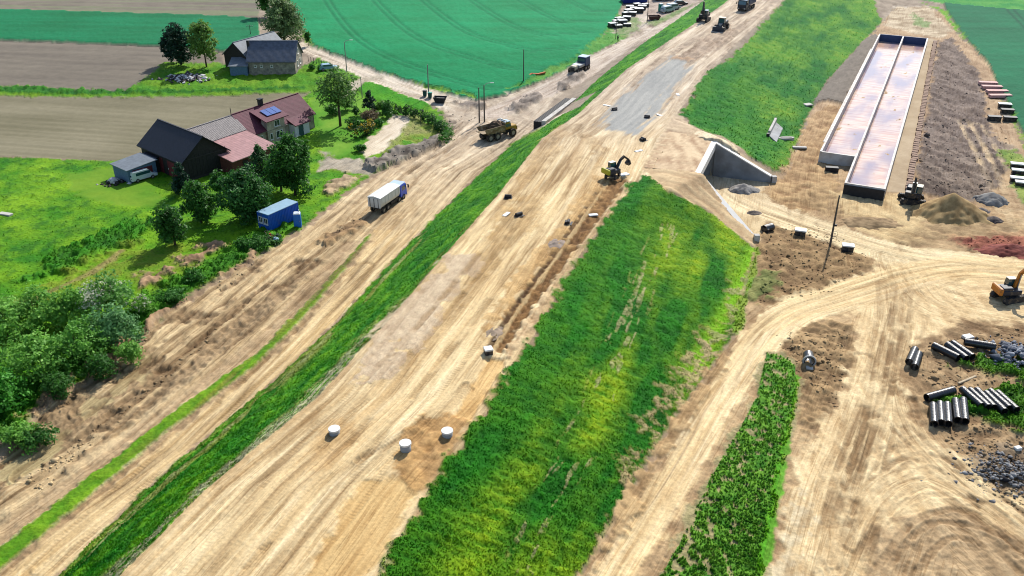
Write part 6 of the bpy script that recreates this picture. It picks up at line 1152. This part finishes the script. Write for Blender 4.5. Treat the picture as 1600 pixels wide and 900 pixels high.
m = MB(); m.box((2.1, 0, 2.5), (1.5, 1.9, 1.7), bev=.1, taper=(.82, .85)); cb = m.build('cab', YEL, t); m = MB(); m.box((2.2, 0, 2.65), (1.46, 1.84, .8), taper=(.9, .9)); m.build('window', GLT, cb); m = MB(); m.box((2.1, 0, 3.4), (1.5, 1.8, .12), bev=.04); m.build('roof', CABT, cb)
m = MB(); m.box((3.7, 0, 1.75), (1.8, 1.9, 1.1), bev=.15, taper=(.9, .85)); m.build('bonnet', YEL, t); m = MB(); m.box((4.62, 0, 1.5), (.1, 1.7, .9)); m.build('grille', CHAS, t)
for x in (-3.0, -1.1, 3.1):
    for s in (-1, 1): wheel(t, x, s * 1.2, .85, .65)
def excavator(loc, rz, up, label, col, arm_col, pts, tracks=True, s=1.0, cabtop=None, cabm=None, name='excavator', bucket=True, cw=None):
    """pts: boom polyline in the upper body's frame, from boom foot to bucket"""
    t = thing(name, label, 'excavator', loc, rz); t.scale = (s, s, s)
    if tracks:
        for y in (-1.2, 1.2):
            m = MB(); pr = [(-1.9, .12), (-1.6, 0), (1.6, 0), (1.9, .12), (2.05, .5), (1.75, .92), (-1.75, .92), (-2.05, .5)]; m.prism(pr, y - .3, y + .3)
            for k in range(14): m.box((-1.75 + k * .27, y, .94), (.1, .62, .06))
            m.build('track', CHAS, t)
        m = MB(); m.box((0, 0, .75), (1.6, 2.0, .5), bev=.1); m.cyl((0, 0, .9), (0, 0, 1.15), .8, n=18); m.build('undercarriage', CHAS, t)
    else:
        for x in (-1.2, 1.2):
            for y in (-1, 1): wheel(t, x, y, .5, .42)
        m = MB(); m.box((0, 0, .8), (3.2, 1.3, .4), bev=.1); m.box((1.9, 0, .5), (.15, 2.0, .6)); m.cyl((0, 0, .9), (0, 0, 1.15), .7, n=18); m.build('undercarriage', CHAS, t)
    M = Matrix.Rotation(up - rz, 4, 'Z')
    def bld(m, nm, mt, par=t):
        for v in m.b.verts: v.co = M @ v.co
        return m.build(nm, mt, par)
    m = MB(); m.box((-.35, 0, 1.55), (3.0, 2.4, .8), bev=.1); m.box((-1.0, -.5, 2.1), (1.6, 1.3, .5), bev=.12); bld(m, 'upper_body', col); m = MB(); m.box((-1.95, 0, 1.7), (.6, 2.5, 1.1), bev=.15); bld(m, 'counterweight', cw or col)
    m = MB(); m.box((.35, .75, 2.35), (1.5, .95, 1.4), bev=.06, taper=(.85, .92)); cb = bld(m, 'cab', cabm or CHAS); m = MB(); m.box((.37, .75, 2.5), (1.47, .98, .9), taper=(.93, .96)); bld(m, 'window', GLT, cb); m = MB(); m.box((.3, .75, 3.08), (1.35, .95, .09), bev=.03); bld(m, 'roof', cabtop or CABT, cb)
    n = len(pts); ja = n - 2 if bucket else n - 1; m = MB(); m.bars([(x, 0, z) for x, z in pts[:ja]], .34, .5); bm_ = bld(m, 'boom', arm_col)
    m = MB(); m.cyl((pts[0][0] + .3, .26, pts[0][1] - .2), (pts[1][0], .26, pts[1][1] - .1), .09, n=8); m.cyl((pts[0][0] + .3, -.26, pts[0][1] - .2), (pts[1][0], -.26, pts[1][1] - .1), .09, n=8); bld(m, 'hydraulic_ram', STEEL, bm_)
    m = MB(); m.bars([(x, 0, z) for x, z in pts[ja - 1:ja + 1]], .26, .36); bld(m, 'stick', arm_col)
    if bucket:
        (x, z), (x2, z2) = pts[ja], pts[ja + 1]; d = Vector((x2 - x, 0, z2 - z)).normalized(); q = Vector((-d.z, 0, d.x)); m = MB(); a = [Vector((x, -.5, z)), Vector((x, -.5, z)) + d * .9 + q * .1, Vector((x, -.5, z)) + d * 1.0 - q * .6, Vector((x, -.5, z)) + d * .45 - q * .8]; m.poly(a, (0, 1.0, 0)); bld(m, 'bucket', CHAS)
    return t
LIME = mat('lime_yellow', c8(196, 190, 50), .5, 0, .12, 3)
p = G3(957, 277); p.z = ZC; excavator(p, R(65), R(36), 'small wheeled excavator with green glazed cab and lime body beside the trench', BODYD, DARK, [(.7, 1.6), (2.0, 3.4), (2.9, 3.9), (4.3, 2.9), (4.5, 2.0)], False, .74, WHITE, cw=LIME, cabm=LIME)
p = G3(1099, 33); p.z = ZC; excavator(p, R(62), R(-115), 'dark excavator with its boom raised near the top edge', BODYD, BODYD, [(.7, 1.6), (1.0, 4.0), (1.5, 5.4), (2.1, 3.2), (2.0, 2.4)], True, .95)
p = G3(1424, 316); excavator(p, R(-14), R(-118), 'black excavator with cream roofed cab at the end of the tank path', BODYD, CHAS, [(.8, 1.6), (1.5, 4.0), (2.4, 4.8), (3.0, 2.6), (2.7, 1.6)], True, 1.0, CREAM)
p = G3(1574, 467); excavator(p, R(20), R(4), 'orange armed excavator at the right picture edge reaching out of frame', BODYD, ORA, [(.5, 1.6), (.9, 4.2), (1.8, 5.2), (5.2, 4.4), (5.6, 3.6)], True, .88, CREAM, cw=ORA)
# wheel loader
p = G3(1127, 47); p.z = ZC; t = thing('wheel_loader', 'dark wheel loader with white bucket edge between excavator and dump truck', 'loader', p, R(-118))
m = MB(); m.box((-1.6, 0, 1.5), (2.4, 1.8, 1.3), bev=.15); m.build('engine_cover', BODYD, t); m = MB(); m.box((.1, 0, 2.2), (1.5, 1.6, 1.8), bev=.08, taper=(.85, .9)); cb = m.build('cab', CHAS, t); m = MB(); m.box((.1, 0, 2.45), (1.5, 1.62, 1.0), taper=(.9, .92)); m.build('window', GLT, cb); m = MB(); m.box((.1, 0, 3.15), (1.6, 1.7, .1), bev=.03); m.build('roof', CREAM, cb)
m = MB()
for s in (-.55, .55): m.bars([(.8, s, 1.6), (2.0, s, 1.5), (2.9, s, .8)], .2, .35)
m.build('lift_arm', BODYD, t); m = MB(); pr = [(2.8, .15), (4.0, .12), (3.9, .3), (3.1, .5), (3.0, 1.3), (2.75, 1.35)]; m.prism(pr, -1.5, 1.5); bk = m.build('bucket', BODYD, t); m = MB(); m.box((3.95, 0, .2), (.2, 3.0, .12)); m.build('bucket_edge', WHITE, bk); m = MB(); m.box((1.0, 0, 1.5), (1.6, .9, .8), bev=.1); m.build('front_frame', STEEL, t)
for x in (-1.5, 1.5):
    for s in (-1, 1): wheel(t, x, s * 1.1, .75, .55)
